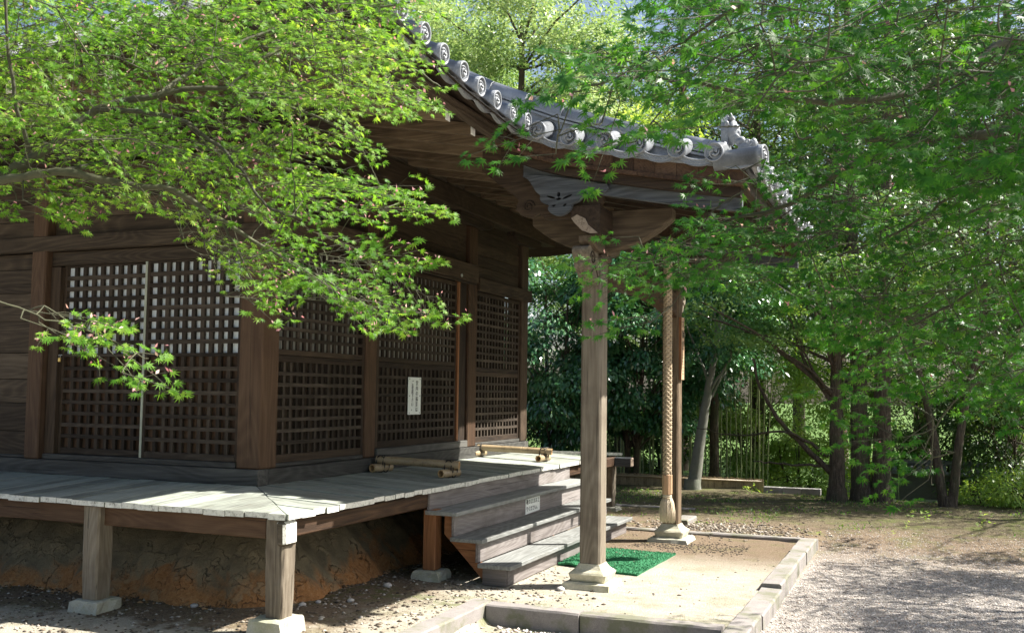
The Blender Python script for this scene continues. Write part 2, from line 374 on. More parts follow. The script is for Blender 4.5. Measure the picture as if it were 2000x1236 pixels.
# --- foundation mound (earth plaster)
def mound_mat():
    m, n, l, b = newmat('clay_plaster')
    vec, tint, raw = coords(n, l)
    a = noise(n, l, raw, 2.2, 6, .65, .8); g = noise(n, l, raw, 28, 5, .7); b2 = noise(n, l, raw, 5.5, 5, .6)
    tcz = n.new('ShaderNodeTexCoord'); sx = n.new('ShaderNodeSeparateXYZ'); l.new(tcz.outputs['Object'], sx.inputs[0])
    hz = math_(n, l, 'ADD', math_(n, l, 'MULTIPLY', sx.outputs[2], 1.5), math_(n, l, 'MULTIPLY', math_(n, l, 'SUBTRACT', a, .5), 1.7))
    grey = ramp(n, l, b2, [(.3, (.15, .125, .075)), (.6, (.29, .235, .14)), (.8, (.38, .31, .19))])
    clay = ramp(n, l, g, [(.25, (.22, .10, .035)), (.5, (.46, .21, .07)), (.75, (.52, .31, .14))])
    c = mixc(n, l, ramp(n, l, hz, [(.10, (0, 0, 0)), (.38, (1, 1, 1))]), clay, grey)
    flake = ramp(n, l, noise(n, l, raw, 4.0, 3, .5), [(.60, (0, 0, 0)), (.625, (1, 1, 1))])
    c = mixc(n, l, math_(n, l, 'MULTIPLY', flake, .35), c, (.42, .34, .20))
    l.new(c, b.inputs['Base Color']); b.inputs['Roughness'].default_value = .95
    vo = n.new('ShaderNodeTexVoronoi'); vo.feature = 'DISTANCE_TO_EDGE'; vo.inputs['Scale'].default_value = 5.5
    wv_ = n.new('ShaderNodeVectorMath'); wv_.operation = 'ADD'; nz = n.new('ShaderNodeTexNoise'); nz.inputs['Scale'].default_value = 6; nz.inputs['Detail'].default_value = 5; l.new(raw, nz.inputs['Vector'])
    sc_ = n.new('ShaderNodeVectorMath'); sc_.operation = 'SCALE'; sc_.inputs['Scale'].default_value = .35; l.new(nz.outputs['Color'], sc_.inputs[0]); l.new(raw, wv_.inputs[0]); l.new(sc_.outputs[0], wv_.inputs[1]); l.new(wv_.outputs[0], vo.inputs['Vector'])
    crk = math_(n, l, 'MULTIPLY', ramp(n, l, vo.outputs['Distance'], [(.0, (1, 1, 1)), (.028, (0, 0, 0))]), ramp(n, l, b2, [(.45, (0, 0, 0)), (.6, (1, 1, 1))]))
    c2_ = mixc(n, l, math_(n, l, 'MULTIPLY', crk, .8), c, (.03, .02, .012)); fn = noise(n, l, raw, 130, 4, .7)
    c2_ = mixc(n, l, .55, c2_, ramp(n, l, fn, [(.3, (.25, .25, .25)), (.7, (1, 1, 1))]), 'MULTIPLY')
    l.new(c2_, b.inputs['Base Color'])
    hh = math_(n, l, 'SUBTRACT', math_(n, l, 'ADD', math_(n, l, 'MULTIPLY', g, .6), math_(n, l, 'ADD', math_(n, l, 'MULTIPLY', flake, .4), math_(n, l, 'MULTIPLY', fn, .3))), math_(n, l, 'MULTIPLY', crk, .9))
    bump(n, l, hh, 1.0, .03, b); return m
M_CLAY = mound_mat()
prof = [(.62, -.10), (.57, .02), (.52, .10), (.46, .18), (.38, .30), (.26, .44), (.12, .55), (-.05, .61), (-.6, .63)]   # (outward, z)
V = []; ring_n = 0
for out, z in prof:
    pts = []
    for a0, b0, a1, b1, nx_, ny_ in ((0, 0, L, 0, 0, -1), (L, 0, L, L, 1, 0)):
        pass
    # rounded rectangle around hall (x from -L to 0, y from 0 to L)
    r = max(out, 0)+.05; q = []
    cx0, cx1, cy0, cy1 = -L-out+r, out-r, -out+r, L+out-r
    for cx, cy, s in ((cx1, cy0, -90), (cx1, cy1, 0), (cx0, cy1, 90), (cx0, cy0, 180)):
        for k in range(9):
            t = R(s + k*90/8); q.append((cx+r*math.cos(t), cy+r*math.sin(t)))
    full = []
    for i in range(len(q)):
        p0, p1 = np.array(q[i]), np.array(q[(i+1) % len(q)]); d = np.linalg.norm(p1-p0); k = 110 if d > 1 else 2
        for j in range(k): full.append(p0+(p1-p0)*j/k)
    ring_n = len(full)
    for i, p_ in enumerate(full):
        n_ = .022*math.sin(i*.9+z*9)+.03*math.sin(i*.37+2) + random.uniform(-.010, .010) + .03*math.sin(i*.11+z*4)*math.sin(i*.053)
        f_ = 1 if .0 < z < .6 else .3
        V.append((p_[0]*1.0+n_*f_, p_[1]+n_*f_, z + random.uniform(-.006, .006)))
F = [(i*ring_n+j, i*ring_n+(j+1) % ring_n, (i+1)*ring_n+(j+1) % ring_n, (i+1)*ring_n+j) for i in range(len(prof)-1) for j in range(ring_n)]
mb = MB(); mb.add(V, F, M_CLAY, .5, True); mb.build('foundation_mound', hall)

# --- dark core that closes the hall behind its lattices
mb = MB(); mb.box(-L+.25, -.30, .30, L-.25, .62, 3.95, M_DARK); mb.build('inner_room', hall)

# --- ground sills
mb = MB()
mb.wbox('sill', -L, 0, 0, .16, ZW, 1.062); mb.wbox('sill', -.16, .001, .162, L-.16, ZW, 1.06); mb.wbox('sill', -L, 0, L-.158, L, ZW, 1.06)
mb.wbox('sill', -2.60, -.272, .03, .12, 1.064, 1.115); mb.wbox('sill', -6.0, -2.79, .05, .14, 1.064, 1.09)
mb.wbox('sill', -.10, -.035, .30, 1.80, 1.063, 1.10); mb.wbox('sill', -.13, -.012, 2.05, 4.30, 1.063, 1.15); mb.wbox('sill', -.10, -.035, 4.58, 6.10, 1.063, 1.105)
# floor structure between mound and sill
mb.wbox('brown', -L+.1, -.10, .14, .24, .60, ZW-.002); mb.wbox('brown', -.24, -.10, .24, L-.1, .60, ZW-.003)
mb.build('ground_sill', hall, .006)

# --- posts
def post(x0, x1, y0, y1, z0, z1, kind='brown', name='post'):
    m_ = MB(); m_.wbox(kind, x0, x1, y0, y1, z0, z1); return m_.build(name, hall, .012)
post(-.265, -.012, .03, .285, 1.0625, 3.93, 'red', 'corner_post')
post(-2.79, -2.60, -.02, .17, 1.0635, 3.93, 'red')
post(-4.55, -4.36, .0, .17, 1.0635, 3.93); post(-L, -L+.24, .012, .25, 1.0635, 3.93)
post(-.21, -.035, 1.825, 2.045, 1.0615, 3.93, 'red')
post(-.21, -.025, 4.31, 4.57, 1.0615, 3.93, 'red')
post(-.25, -.02, 6.10, 6.345, 1.0615, 3.93)
for q_ in (('fresh', -.10, -.045, 4.04, 4.085, 1.152, 3.19), ('brown', -.16, -.06, 4.088, 4.30, 1.152, 3.19), ('brown', -.16, -.06, 2.047, 2.10, 1.152, 3.19), ('brown', -2.598, -2.47, .05, .16, 1.116, 2.95)):
    mb = MB(); mb.wbox(*q_); mb.build('door_jamb', hall, .004)

# --- tie beams (nageshi)
def beam(*a, kind='wall', name='tie_beam', bev=.008, j=0.0):
    m_ = MB(); m_.wbox(kind, *a, jit=j); return m_.build(name, hall, bev)
beam(-L-.04, .022, -.03, .052, 3.10, 3.25)
beam(-2.60, -.27, .055, .12, 2.962, 3.098, name='door_head')
beam(-.055, .02, .056, 4.50, 3.19, 3.42, kind='brown')
beam(-.045, .012, .058, 4.46, 3.16, 3.188, kind='brown', name='lintel')
beam(-.055, .02, 4.54, 6.40, 3.105, 3.275, kind='brown')
mb = MB(); mb.tube([(.021, 3.97, 3.235), (.034, 3.97, 3.235)], .022, M_STEEL, 16); mb.build('nail_cover', hall)

# --- board walls
mb = MB()
for z0, z1 in ((1.09, 1.32), (1.324, 1.60), (1.604, 1.84), (1.844, 2.10), (2.104, 2.42), (2.424, 2.70), (2.704, 2.94), (2.944, 3.098)):
    mb.wbox('wall', -4.36, -2.79, .075+random.uniform(-.004, .004), .11, z0, z1, .0015); mb.wbox('wall', -6.12, -4.55, .075, .11, z0, z1, .0015)
for z0, z1 in ((3.252, 3.43), (3.434, 3.60), (3.604, 3.78), (3.784, 3.96)):
    o_ = random.uniform(-.006, .006)
    mb.wbox('wall', -2.60, -.266, .085+o_, .13, z0, z1, .0015); mb.wbox('wall', -4.36, -2.79, .085+o_, .13, z0, z1, .0015); mb.wbox('wall', -6.12, -4.55, .085+o_, .13, z0, z1)
mb.build('board_wall', hall, .003)
mb = MB()
for z0, z1 in ((3.422, 3.56), (3.564, 3.72), (3.724, 3.94)):
    for a, b in ((.285, 1.825), (2.045, 4.31)):
        mb.wbox('brown', -.12, -.085+random.uniform(-.006, .006), a, b, z0, z1, .0015)
for z0, z1 in ((3.277, 3.44), (3.444, 3.60), (3.604, 3.76), (3.764, 3.94)):
    mb.wbox('brown', -.12, -.085+random.uniform(-.006, .006), 4.57, 6.10, z0, z1, .0015)
mb.build('board_wall', hall, .003)

# --- left sliding doors (two leaves): paper above, boards below, lattice in front
def door_y(x0, x1, n, face, label):
    d = MB()
    fr = .032
    d.wbox('brown', x0, x0+fr, face-.006, face+.05, 1.117, 2.961); d.wbox('brown', x1-fr, x1, face-.006, face+.05, 1.117, 2.961)
    d.wbox('lattice', x0+fr, x1-fr, face-.005, face+.05, 1.118, 1.178); d.wbox('lattice', x0+fr, x1-fr, face-.005, face+.05, 2.945, 2.96)
    d.wbox('lattice', x0+fr, x1-fr, face-.005, face+.048, 2.062, 2.094)
    o = d.build('lattice_door', hall, .003); o['label'] = label
    g = MB(); lattice(g, 'y', x0+fr, x1-fr, 2.094, 2.945, face+.001, n, 8, .040); lattice(g, 'y', x0+fr, x1-fr, 1.178, 2.062, face+.001, n, 8, .036); g.build('lattice', o)
    pp = MB(); pp.box(x0+fr, x1-fr, face+.036, face+.040, 2.080, 2.952, M_PAPER); pp.build('paper_panel', o)
    bd = MB(); xx = x0+fr
    while xx < x1-fr-.01:
        e_ = min(xx+random.uniform(.10, .2), x1-fr); bd.wbox('red', xx, e_-.002, face+.040, face+.047, 1.15, 2.078); xx = e_
    bd.build('back_board', o)
door_y(-2.468, -1.395, 9, .105, 'left sliding lattice door with white paper panel above and boards below')
door_y(-1.368, -.266, 10, .058, 'right sliding lattice door with white paper panel above and boards below')
mb = MB(); mb.box(-1.394, -1.369, .050, .10, 1.117, 2.961, plain('pale_strip', (.34, .36, .28))); mb.build('door_edge_strip', hall)

# --- lattice panels of the right wall
def panel_x(y0, y1, z0, zm, z1, n, nu, nl, face, paper, label):
    d = MB(); fr = .045
    d.wbox('brown', face-.05, face+.006, y0, y0+fr, z0, z1); d.wbox('brown', face-.05, face+.006, y1-fr, y1, z0, z1)
    for a, b in ((z0, z0+.075), (zm-.062, zm-.002), (zm+.002, zm+.055), (z1-.05, z1)): d.wbox('brown', face-.05, face+.005, y0+fr, y1-fr, a, b)
    o = d.build('lattice_panel', hall, .004); o['label'] = label
    g = MB(); lattice(g, 'x', y0+fr, y1-fr, z0+.075, zm-.062, face, n, nl, .034, .026); lattice(g, 'x', y0+fr, y1-fr, zm+.055, z1-.05, face, n, nu, .034, .026); g.build('lattice', o)
    bd = MB(); yy = y0+fr
    while yy < y1-fr-.01:
        e_ = min(yy+random.uniform(.12, .2), y1-fr); bd.wbox('brown', face-.085, face-.07, yy, e_-.003, z0+.03, zm); yy = e_
    bd.build('back_board', o)
    if paper: pp = MB(); pp.box(face-.062, face-.058, y0+fr, y1-fr, zm, z1-.02, M_PAPERDIM); pp.build('paper_panel', o)
panel_x(.285, 1.825, 1.10, 2.085, 3.16, 14, 10, 8, -.06, True, 'lattice panel of the bay beside the corner post')
panel_x(2.10, 4.04, 1.15, 2.085, 3.16, 18, 10, 8, -.075, True, 'middle lattice panel carrying the white notice')
panel_x(4.57, 6.10, 1.105, 2.04, 3.10, 14, 10, 8, -.06, False, 'far lattice panel under the lowered beam')

# --- wall plate, boat brackets, rafters
mb = MB(); mb.wbox('brown', -L-.9, .70, -.02+.0, .16, 4.06, 4.30); mb.wbox('brown', -.14, .062, .17, L+.9, 4.062, 4.302, ); mb.build('wall_plate', hall, .008)
def boat(cx, cy, axis, half, z0, z1, thick, kind='brown', name='bracket_arm', off=0.0):
    pr = []
    N = 8
    for i in range(N+1):
        t = i/N; pr.append((half*(1-.45*t) if i else half, z0 + (z1-z0)*(.55*(1-t)**1.6)))
    P = [(-a, b) for a, b in pr] + [(a, b) for a, b in pr[::-1]] + [(half, z1), (-half, z1)]
    c = (cy if axis == 1 else cx)
    m_ = MB()
    if axis == 1: m_.prism([(c+a, b) for a, b in P], 0, cx-thick/2, cx+thick/2, wood(kind, 1))
    else: m_.prism([(c+a, b) for a, b in P], 1, cy-thick/2, cy+thick/2, wood(kind, 0))
    return m_
for cy in (.16, 1.935, 4.44, 6.22): boat(-.04, cy, 1, .52, 3.93, 4.06, .13).build('bracket_arm', hall, .005)
for cx in (-.14, -2.69, -4.45): boat(cx, .07, 0, .52, 3.931, 4.059, .13).build('bracket_arm', hall, .005)

EX, EZ = 2.1, 4.205                        # main eave: tile-disc line
def lift(s): return .32*max(0.0, 1-s/3.0)**2
PITCH_ = .46; RZ = 4.33; SL = .187
# rafters under the right eave
for k in range(26):
    y = -1.9 + k*.497
    if y > L+2.0: break
    z1 = RZ - SL*1.6 + lift(max(0, y+2.1))*.5
    m_ = MB()
    x_in = min(-.02, 0) if y > 0 else max(-.02, -y-.1)
    x_out = 1.75 if not (1.1 < y < 5.3) else 1.95
    if x_in > 1.5: continue
    P = [(x_in, RZ-SL*x_in+.0), (x_out, RZ-SL*x_out+.02), (x_out, RZ-SL*x_out+.125), (x_in, RZ-SL*x_in+.11)]
    m_.prism([(a, b) for a, b in P], 1, y-.043, y+.043, wood('rafter', 0))
    r_ = m_.build('rafter', hall, .004)
    if not (1.1 < y < 5.3):
        e_ = MB(); zc_ = RZ-SL*x_out; e_.box(x_out+.0005, x_out+.006, y-.04, y+.04, zc_+.022, zc_+.122, M_WHITE); e_.build('painted_rafter_end', r_)
for k in range(24):
    x = -L-1.7 + k*.497
    if x > 1.6: break
    y_in = .02 if x < 0 else -x+.1
    m_ = MB(); y_out = -1.75
    if y_in < -1.5: continue
    P = [(y_in, RZ+SL*y_in), (y_out, RZ+SL*y_out+.02), (y_out, RZ+SL*y_out+.125), (y_in, RZ+SL*y_in+.11)]
    m_.prism(P, 0, x-.043, x+.043, wood('rafter', 1)); r_ = m_.build('rafter', hall, .004)
    e_ = MB(); zc_ = RZ+SL*y_out; e_.box(x-.04, x+.04, y_out-.006, y_out-.0005, zc_+.022, zc_+.122, M_WHITE); e_.build('painted_rafter_end', r_)
# hip rafter at the near corner and at the far corner
def bar(mb, p0, p1, w_, h_, mat, tint=None):
    p0, p1 = np.array(p0, float), np.array(p1, float); d = p1-p0; d /= np.linalg.norm(d)
    s_ = np.cross(d, (0, 0, 1.0)); s_ /= np.linalg.norm(s_); u_ = np.cross(s_, d)
    V = [p + a*s_*w_/2 + b*u_*h_/2 for p in (p0, p1) for a, b in ((-1, -1), (1, -1), (1, 1), (-1, 1))]
    mb.add(V, [(0, 1, 2, 3), (7, 6, 5, 4), (0, 4, 5, 1), (1, 5, 6, 2), (2, 6, 7, 3), (3, 7, 4, 0)], mat, tint)
mb = MB(); bar(mb, (-.1, .1, 4.37), (1.95, -1.95, 4.22), .14, .2, wood('brown', 0)); mb.build('hip_rafter', hall, .006)
mb = MB(); bar(mb, (-.1, L-.1, 4.37), (1.95, L+1.95, 4.22), .14, .2, wood('brown', 0)); mb.build('hip_rafter', hall, .006)
# infill blocks over the wall plate
mb = MB()
mb.wbox('pillar', -.03, .02, .2, L-.1, 4.303, 4.46); mb.wbox('wall', -L, -.05, .03, .08, 4.301, 4.46)
mb.build('rafter_infill', hall, .003)
# soffit boards lying on the rafters
mb = MB()
n_ = 10
for i in range(n_):
    x0 = -.3 + i*2.25/n_; x1 = x0 + 2.25/n_-.004
    za, zb = RZ-SL*x0+.125, RZ-SL*x1+.13
    y0 = max(-x0-.05, -2.0) if x0 > 0 else 0
    for (ya, yb) in ((min(.1, y0), 3.0), (3.0, L+min(2.0, max(0, x0)))):
        V = [(x0, ya, za), (x1, ya, zb), (x1, yb, zb), (x0, yb, za), (x0, ya, za+.02), (x1, ya, zb+.02), (x1, yb, zb+.02), (x0, yb, za+.02)]
        mb.add(V, [(0, 3, 2, 1), (4, 5, 6, 7), (0, 1, 5, 4), (1, 2, 6, 5), (2, 3, 7, 6), (3, 0, 4, 7)], wood('brown', 1))
    V = [(-L-2, -x0, za), (-L-2, -x1, zb), (x0*.0-.0+max(x0, 0), -x0, za), (max(x1, 0), -x1, zb)]
    if x0 > -.1:
        V += [(a, b, c+.02) for a, b, c in V]
        mb.add(V, [(0, 1, 3, 2), (4, 6, 7, 5), (0, 4, 5, 1), (1, 5, 7, 3), (3, 7, 6, 2), (2, 6, 4, 0)], wood('brown', 0))
mb.build('soffit', hall)
# eave boards (kayaoi) under the tiles
def eave_run(x, z_off, dx, h_, kind, y0, y1, name):
    m_ = MB(); N = max(4, int((y1-y0)/.35))
    for i in range(N):
        a, b = y0+(y1-y0)*i/N, y0+(y1-y0)*(i+1)/N
        za, zb = EZ+z_off+lift(a+2.1), EZ+z_off+lift(b+2.1)
        V = [(x, a, za), (x+dx, a, za), (x+dx, a, za+h_), (x, a, za+h_), (x, b, zb), (x+dx, b, zb), (x+dx, b, zb+h_), (x, b, zb+h_)]
        m_.add(V, [(0, 1, 2, 3), (7, 6, 5, 4), (0, 4, 5, 1), (1, 5, 6, 2), (2, 6, 7, 3), (3, 7, 4, 0)], wood(kind, 1), .4)
    return m_.build(name, hall, .0)
eave_run(1.80, -.15, .075, .13, 'wall', -1.98, 1.25, 'eave_board'); eave_run(1.88, -.085, .12, .05, 'brown', -2.0, 1.2, 'eave_board')
eave_run(1.80, -.15, .075, .13, 'wall', 5.2, L+2.0, 'eave_board')
mb = MB(); mb.wbox('brown', -L-1.9, 1.88, -1.93, -1.85, EZ-.08, EZ+.1); mb.build('eave_board', hall)

# --- roof: main slopes with roll tiles, porch roof, ridges, tile discs
roofm = MB()
cx_, cy_ = -3.18, 3.18; HR = EX+3.18
apex = np.array([cx_, cy_, EZ+HR*PITCH_+.05])
def rz(d): return EZ-.07 + d*PITCH_*(.82+.18*min(d/HR, 1))      # d = distance in from the eave
def mslope(side):
    """one slope as a slab of strips; side 0:+X 1:-Y 2:-X 3:+Y"""
    NS = 10; pts = []
    for i in range(NS+1):
        d = HR*i/NS; z = rz(d)
        hw = HR-d
        row = []
        for j in range(13):
            t = -1+2*j/12; s_ = hw*t; lf = lift(HR-abs(hw*t) if i == 0 else (HR-abs(s_))+d*2)
            row.append((s_, z+lf, d))
        pts.append(row)
    def w3(s_, z, d):
        if side == 0: return (cx_+HR-d, cy_+s_, z)
        if side == 1: return (cx_+s_, cy_-HR+d, z)
        if side == 2: return (cx_-HR+d, cy_-s_, z)
        return (cx_-s_, cy_+HR-d, z)
    V = [w3(*q) for r_ in pts for q in r_]
    F = [(i*13+j, i*13+j+1, (i+1)*13+j+1, (i+1)*13+j) for i in range(NS) for j in range(12)]
    roofm.add(V, F, M_TILE, .4)
    V2 = [(a, b, c-.045) for a, b, c in V]
    roofm.add(V2, F, wood('brown', 0), .4)
    # roll tiles up the slope
    s_ = -HR+.17
    while s_ < HR-.1:
        dmax = HR-abs(s_)
        if dmax > .5:
            P = []
            k = max(2, int(dmax/.5))
            for i in range(k+1):
                d = .36+(dmax-.36)*i/k; lf = lift((HR-abs(s_))+d*2); P.append(w3(s_, rz(d)+lf+.055, d-.02))
            roofm.tube(P, .075, M_TILE, 8, True)
        s_ += .333
for sd in range(4): mslope(sd)
for sx_, sy_ in ((1, -1), (1, 1), (-1, 1), (-1, -1)):
    roofm.tube([(cx_+sx_*(HR-.25)*t, cy_+sy_*(HR-.25)*t, rz(HR-(HR-.25)*t)+lift(HR*(1-t)*1.2)+.16) for t in np.linspace(0, 1, 12)], .13, M_TILE, 10)
roofm.tube([(cx_, cy_, apex[2]-.4), (cx_, cy_, apex[2]+.35), (cx_, cy_, apex[2]+.5), (cx_, cy_, apex[2]+.8)], [.5, .35, .42, .02], M_TILE, 12)
roof = roofm.build('roof', hall, recalc=True)

# porch roof profile: disc-line height D(x)
DX = [1.2, 1.7, 2.2, 2.5, 2.83, 3.13, 3.47, 3.79, 4.12, 4.3]
DZ = [4.62, 4.34, 4.135, 4.055, 3.985, 3.925, 3.862, 3.805, 3.765, 3.755]
def D(x): return float(np.interp(x, DX, DZ))
PY0, PY1 = 1.0, 5.36
pr = MB()
xs = np.linspace(1.2, 4.06, 14)
V = []; 
for x in xs:
    for y, dz in ((PY0+.06, -.055), (PY1-.06, -.055), (PY1-.06, -.11), (PY0+.06, -.11)): V.append((x, y, D(x)+dz))
F = []
for i in range(len(xs)-1):
    a = i*4
    for j in range(4): F.append((a+j, a+(j+1) % 4, a+4+(j+1) % 4, a+4+j))
F += [(0, 1, 2, 3), tuple(4*(len(xs)-1)+k for k in (3, 2, 1, 0))]
pr.add(V, F, M_TILE, .4)
y = PY0+.52
while y < PY1-.45:
    pr.tube([(x, y, D(x)+.02) for x in np.linspace(1.2, 4.1, 10)], .078, M_TILE, 10)
    y += .333
porch_roof = pr.build('porch_roof', hall)

def pan_profile(r0, r1, a0, a1, N=10):
    return [(r1*math.cos(a0+(a1-a0)*i/N), r1*math.sin(a0+(a1-a0)*i/N)) for i in range(N+1)] + [(r0*math.cos(a1+(a0-a1)*i/N), r0*math.sin(a1+(a0-a1)*i/N)) for i in range(N+1)]

def tomoe(mb, c, ux, uy, un, r=.083):
    """disc face: rim, ring of beads, three comma swirl; ux,uy in plane, un outward"""
    c, ux, uy, un = (np.array(q, float) for q in (c, ux, uy, un))
    def P(a, b, d): return c + a*ux + b*uy + d*un
    N = 28
    rad = [(r*.0, -.004), (r*.80, -.004), (r*.83, .008), (r*.97, .008), (r, .0), (r, -.03)]
    V = []; F = []
    for q, d in rad:
        for k in range(N):
            t = 2*math.pi*k/N; V.append(P(q*math.cos(t), q*math.sin(t), d))
    for i in range(len(rad)-1):
        for k in range(N): F.append((i*N+k, i*N+(k+1) % N, (i+1)*N+(k+1) % N, (i+1)*N+k))
    mb.add(V[N:], [tuple(q-N for q in f) for f in F if min(f) >= N], M_TILE, .5, True)
    mb.add(V[N:2*N], [tuple(range(N))], M_TILEDARK, .5)
    for k in range(22):
        t = 2*math.pi*k/22; a, b = r*.69*math.cos(t), r*.69*math.sin(t); h = r*.055
        V = [P(a-h, b-h, -.004), P(a+h, b-h, -.004), P(a+h, b+h, -.004), P(a-h, b+h, -.004), P(a, b, .004)]
        mb.add(V, [(0, 1, 4), (1, 2, 4), (2, 3, 4), (3, 0, 4)], M_TILE, .6)
    for j in range(3):
        pts = []; rr = []
        for i in range(9):
            t = j*2*math.pi/3 + i*.32; q = r*(.16+.43*(i/8)**.8); pts.append(P(q*math.cos(t), q*math.sin(t), -.001)); rr.append(r*(.155*(1-i/8)**.7+.03))
        mb.tube(pts, rr, M_TILE, 6)

def eave_tile(parent, c, out, seg_in, name='eave_tile', r=.083, swell=True):
    """roll end tile: short barrel running inwards with a disc facing outwards"""
    m_ = MB(); c = np.array(c, float); out = np.array(out, float); out /= np.linalg.norm(out)
    up_ = np.array([0, 0, 1.0]); side = np.cross(up_, out); side /= np.linalg.norm(side); up2 = np.cross(out, side)
    inn = np.array(seg_in, float); tn = random.uniform(.1, .9)
    c = c + np.array([random.uniform(-.006, .006), random.uniform(-.006, .006), random.uniform(-.005, .005)]); out = out+np.array([random.uniform(-.04, .04), random.uniform(-.04, .04), random.uniform(-.04, .04)]); out /= np.linalg.norm(out)
    m_.tube([c-out*.004, c-out*.05, c-out*.051, c+inn], [r, r, r*.93, r*.90], M_TILE, 20, True, tint=tn)
    tomoe(m_, c, side, up2, out, r)
    return m_.build(name, parent)
def pan_tile(parent, c0, c1, out, name='pan_tile', drop=.085, h_=.052):
    """curved face tile hanging between two discs with a scroll relief"""
    m_ = MB(); c0, c1, out = np.array(c0, float), np.array(c1, float), np.array(out, float)
    N = 12; V = []
    d = (c1-c0); side = d/np.linalg.norm(d)
    top = []; bot = []
    for i in range(N+1):
        t = i/N; sag = -.045*math.sin(math.pi*t)
        p_ = c0+d*t + np.array([0, 0, -.030+sag]); top.append(p_); bot.append(p_-np.array([0, 0, h_]))
    for q in top: V.append(q - out*.012)
    for q in bot: V.append(q - out*.012)
    for q in top: V.append(q - out*.10+np.array([0, 0, .01]))
    for q in bot: V.append(q - out*.045)
    n = N+1; F = []
    for i in range(N):
        F += [(i, i+1, n+i+1, n+i), (i+1, i, 2*n+i, 2*n+i+1), (n+i, n+i+1, 3*n+i+1, 3*n+i)]
    m_.add(V, F, M_TILE, .5, False)
    # scroll relief
    P = []
    for i in range(25):
        t = .1+.8*i/24; sag = -.045*math.sin(math.pi*t)
        P.append(c0+d*t + np.array([0, 0, -.030+sag-h_/2+.010*math.sin(i*1.55)]) - out*.010)
    m_.tube(P, .0035, M_TILE, 4)
    m_.tube([q - out*.011 for q in top], .006, M_TILE, 5); m_.tube([q - out*.011 for q in bot], .005, M_TILE, 5)
    return m_.build(name, parent)
# main eave (faces +X)
ys = [1.0-.333*i for i in range(10)]
ys = [q for q in ys if q > -2.05]
for y in ys:
    zz = EZ+lift(y+2.1); eave_tile(roof, (EX, y, zz+.012), (1, 0, -.12), (-.42, 0, .15))
for a, b in zip(ys[:-1], ys[1:]): pan_tile(roof, (EX-.03, b, EZ+lift(b+2.1)), (EX-.03, a, EZ+lift(a+2.1)), (1, 0, 0))
yf = 5.36+.2
while yf < L+2.0:
    eave_tile(roof, (EX, yf, EZ+lift(L+2.1-yf)+.012), (1, 0, -.12), (-.42, 0, .15)); yf += .333
# front eave on the left side (faces -Y)
xq = EX-.25
while xq > -7.5:
    zz = EZ+lift(EX-xq); eave_tile(roof, (xq, -2.1, zz+.012), (0, -1, -.12), (0, .42, .15)); xq -= .333
# porch verge (faces -Y)
vx = [2.2, 2.5, 2.83, 3.13, 3.47, 3.79]
for i, x in enumerate(vx):
    eave_tile(porch_roof, (x, PY0, D(x)), (-.02, -1, 0), (0, .36, .10))
vx2 = vx + [4.12]
for a, b in zip(vx2[:-1], vx2[1:]): pan_tile(porch_roof, (a, PY0+.02, D(a)), (b, PY0+.02, D(b)), (0, -1, 0))
# porch front eave (faces +X), the near corner tile swells upwards
eave_tile(porch_roof, (4.20, PY0+.06, 3.757), (1, -.18, 0), (-.42, .02, -.02), r=.092)
y = PY0+.52; py_ = [PY0+.06]
while y < PY1-.1: eave_tile(porch_roof, (4.16, y, D(4.16)-.01), (1, 0, -.1), (-.3, 0, .05)); py_.append(y); y += .333
for a, b in zip(py_[:-1], py_[1:]): pan_tile(porch_roof, (4.14, a, D(4.14)), (4.14, b, D(4.14)), (1, 0, 0))
# descending ridge: segmented cover tiles on two thin courses
rg = MB(); yR = PY0+.42
RP = [(1.2, 4.86), (1.6, 4.66), (2.37, 4.335), (3.0, 4.13), (3.45, 3.985), (3.80, 3.885)]
rx, rzv = [q[0] for q in RP], [q[1] for q in RP]
xx = list(np.linspace(1.2, 3.78, 8))
for a, b in zip(xx[:-1], xx[1:]):
    za, zb = np.interp(a, rx, rzv), np.interp(b, rx, rzv)
    for j, (r0, r1) in enumerate(((.105, .100),)):
        rg.tube([(a+.004, yR, za), (b-.01, yR, zb), (b+.006, yR, zb-.002)], [.098, .104, .104], M_TILE, 16)
for k, (wd, dz) in enumerate(((.30, -.085), (.26, -.045))):
    V = []
    for x in xx:
        z = np.interp(x, rx, rzv)+dz
        for yy, q in ((-wd/2, 0), (wd/2, 0), (wd/2, .022), (-wd/2, .022)): V.append((x, yR+yy, z+q))
    F = []
    for i in range(len(xx)-1):
        for j in range(4): F.append((i*4+j, i*4+(j+1) % 4, i*4+4+(j+1) % 4, i*4+4+j))
    F += [(3, 2, 1, 0), tuple(4*(len(xx)-1)+k_ for k_ in range(4))]
    rg.add(V, F, M_TILE, .5)
V = []
for x in xx:
    z = np.interp(x, rx, rzv)
    for yy, zz_ in ((-.11, z-.06), (.11, z-.06), (.13, D(x)-.06), (-.13, D(x)-.06)): V.append((x, yR+yy, zz_))
F = []
for i in range(len(xx)-1):
    for j in range(4): F.append((i*4+j, i*4+(j+1) % 4, i*4+4+(j+1) % 4, i*4+4+j))
F += [(3, 2, 1, 0), tuple(4*(len(xx)-1)+k_ for k_ in range(4))]
rg.add(V, F, M_TILE, .45)
rg.build('descending_ridge', porch_roof)
# the mirrored ridge and verge on the far side
rg = MB(); yR2 = PY1-.42
rg.tube([(x, yR2, np.interp(x, rx, rzv)) for x in xx], .10, M_TILE, 12)
rg.add([(a, 2*3.18-b, c) for a, b, c in V], F, M_TILE, .45); rg.build('descending_ridge', porch_roof)

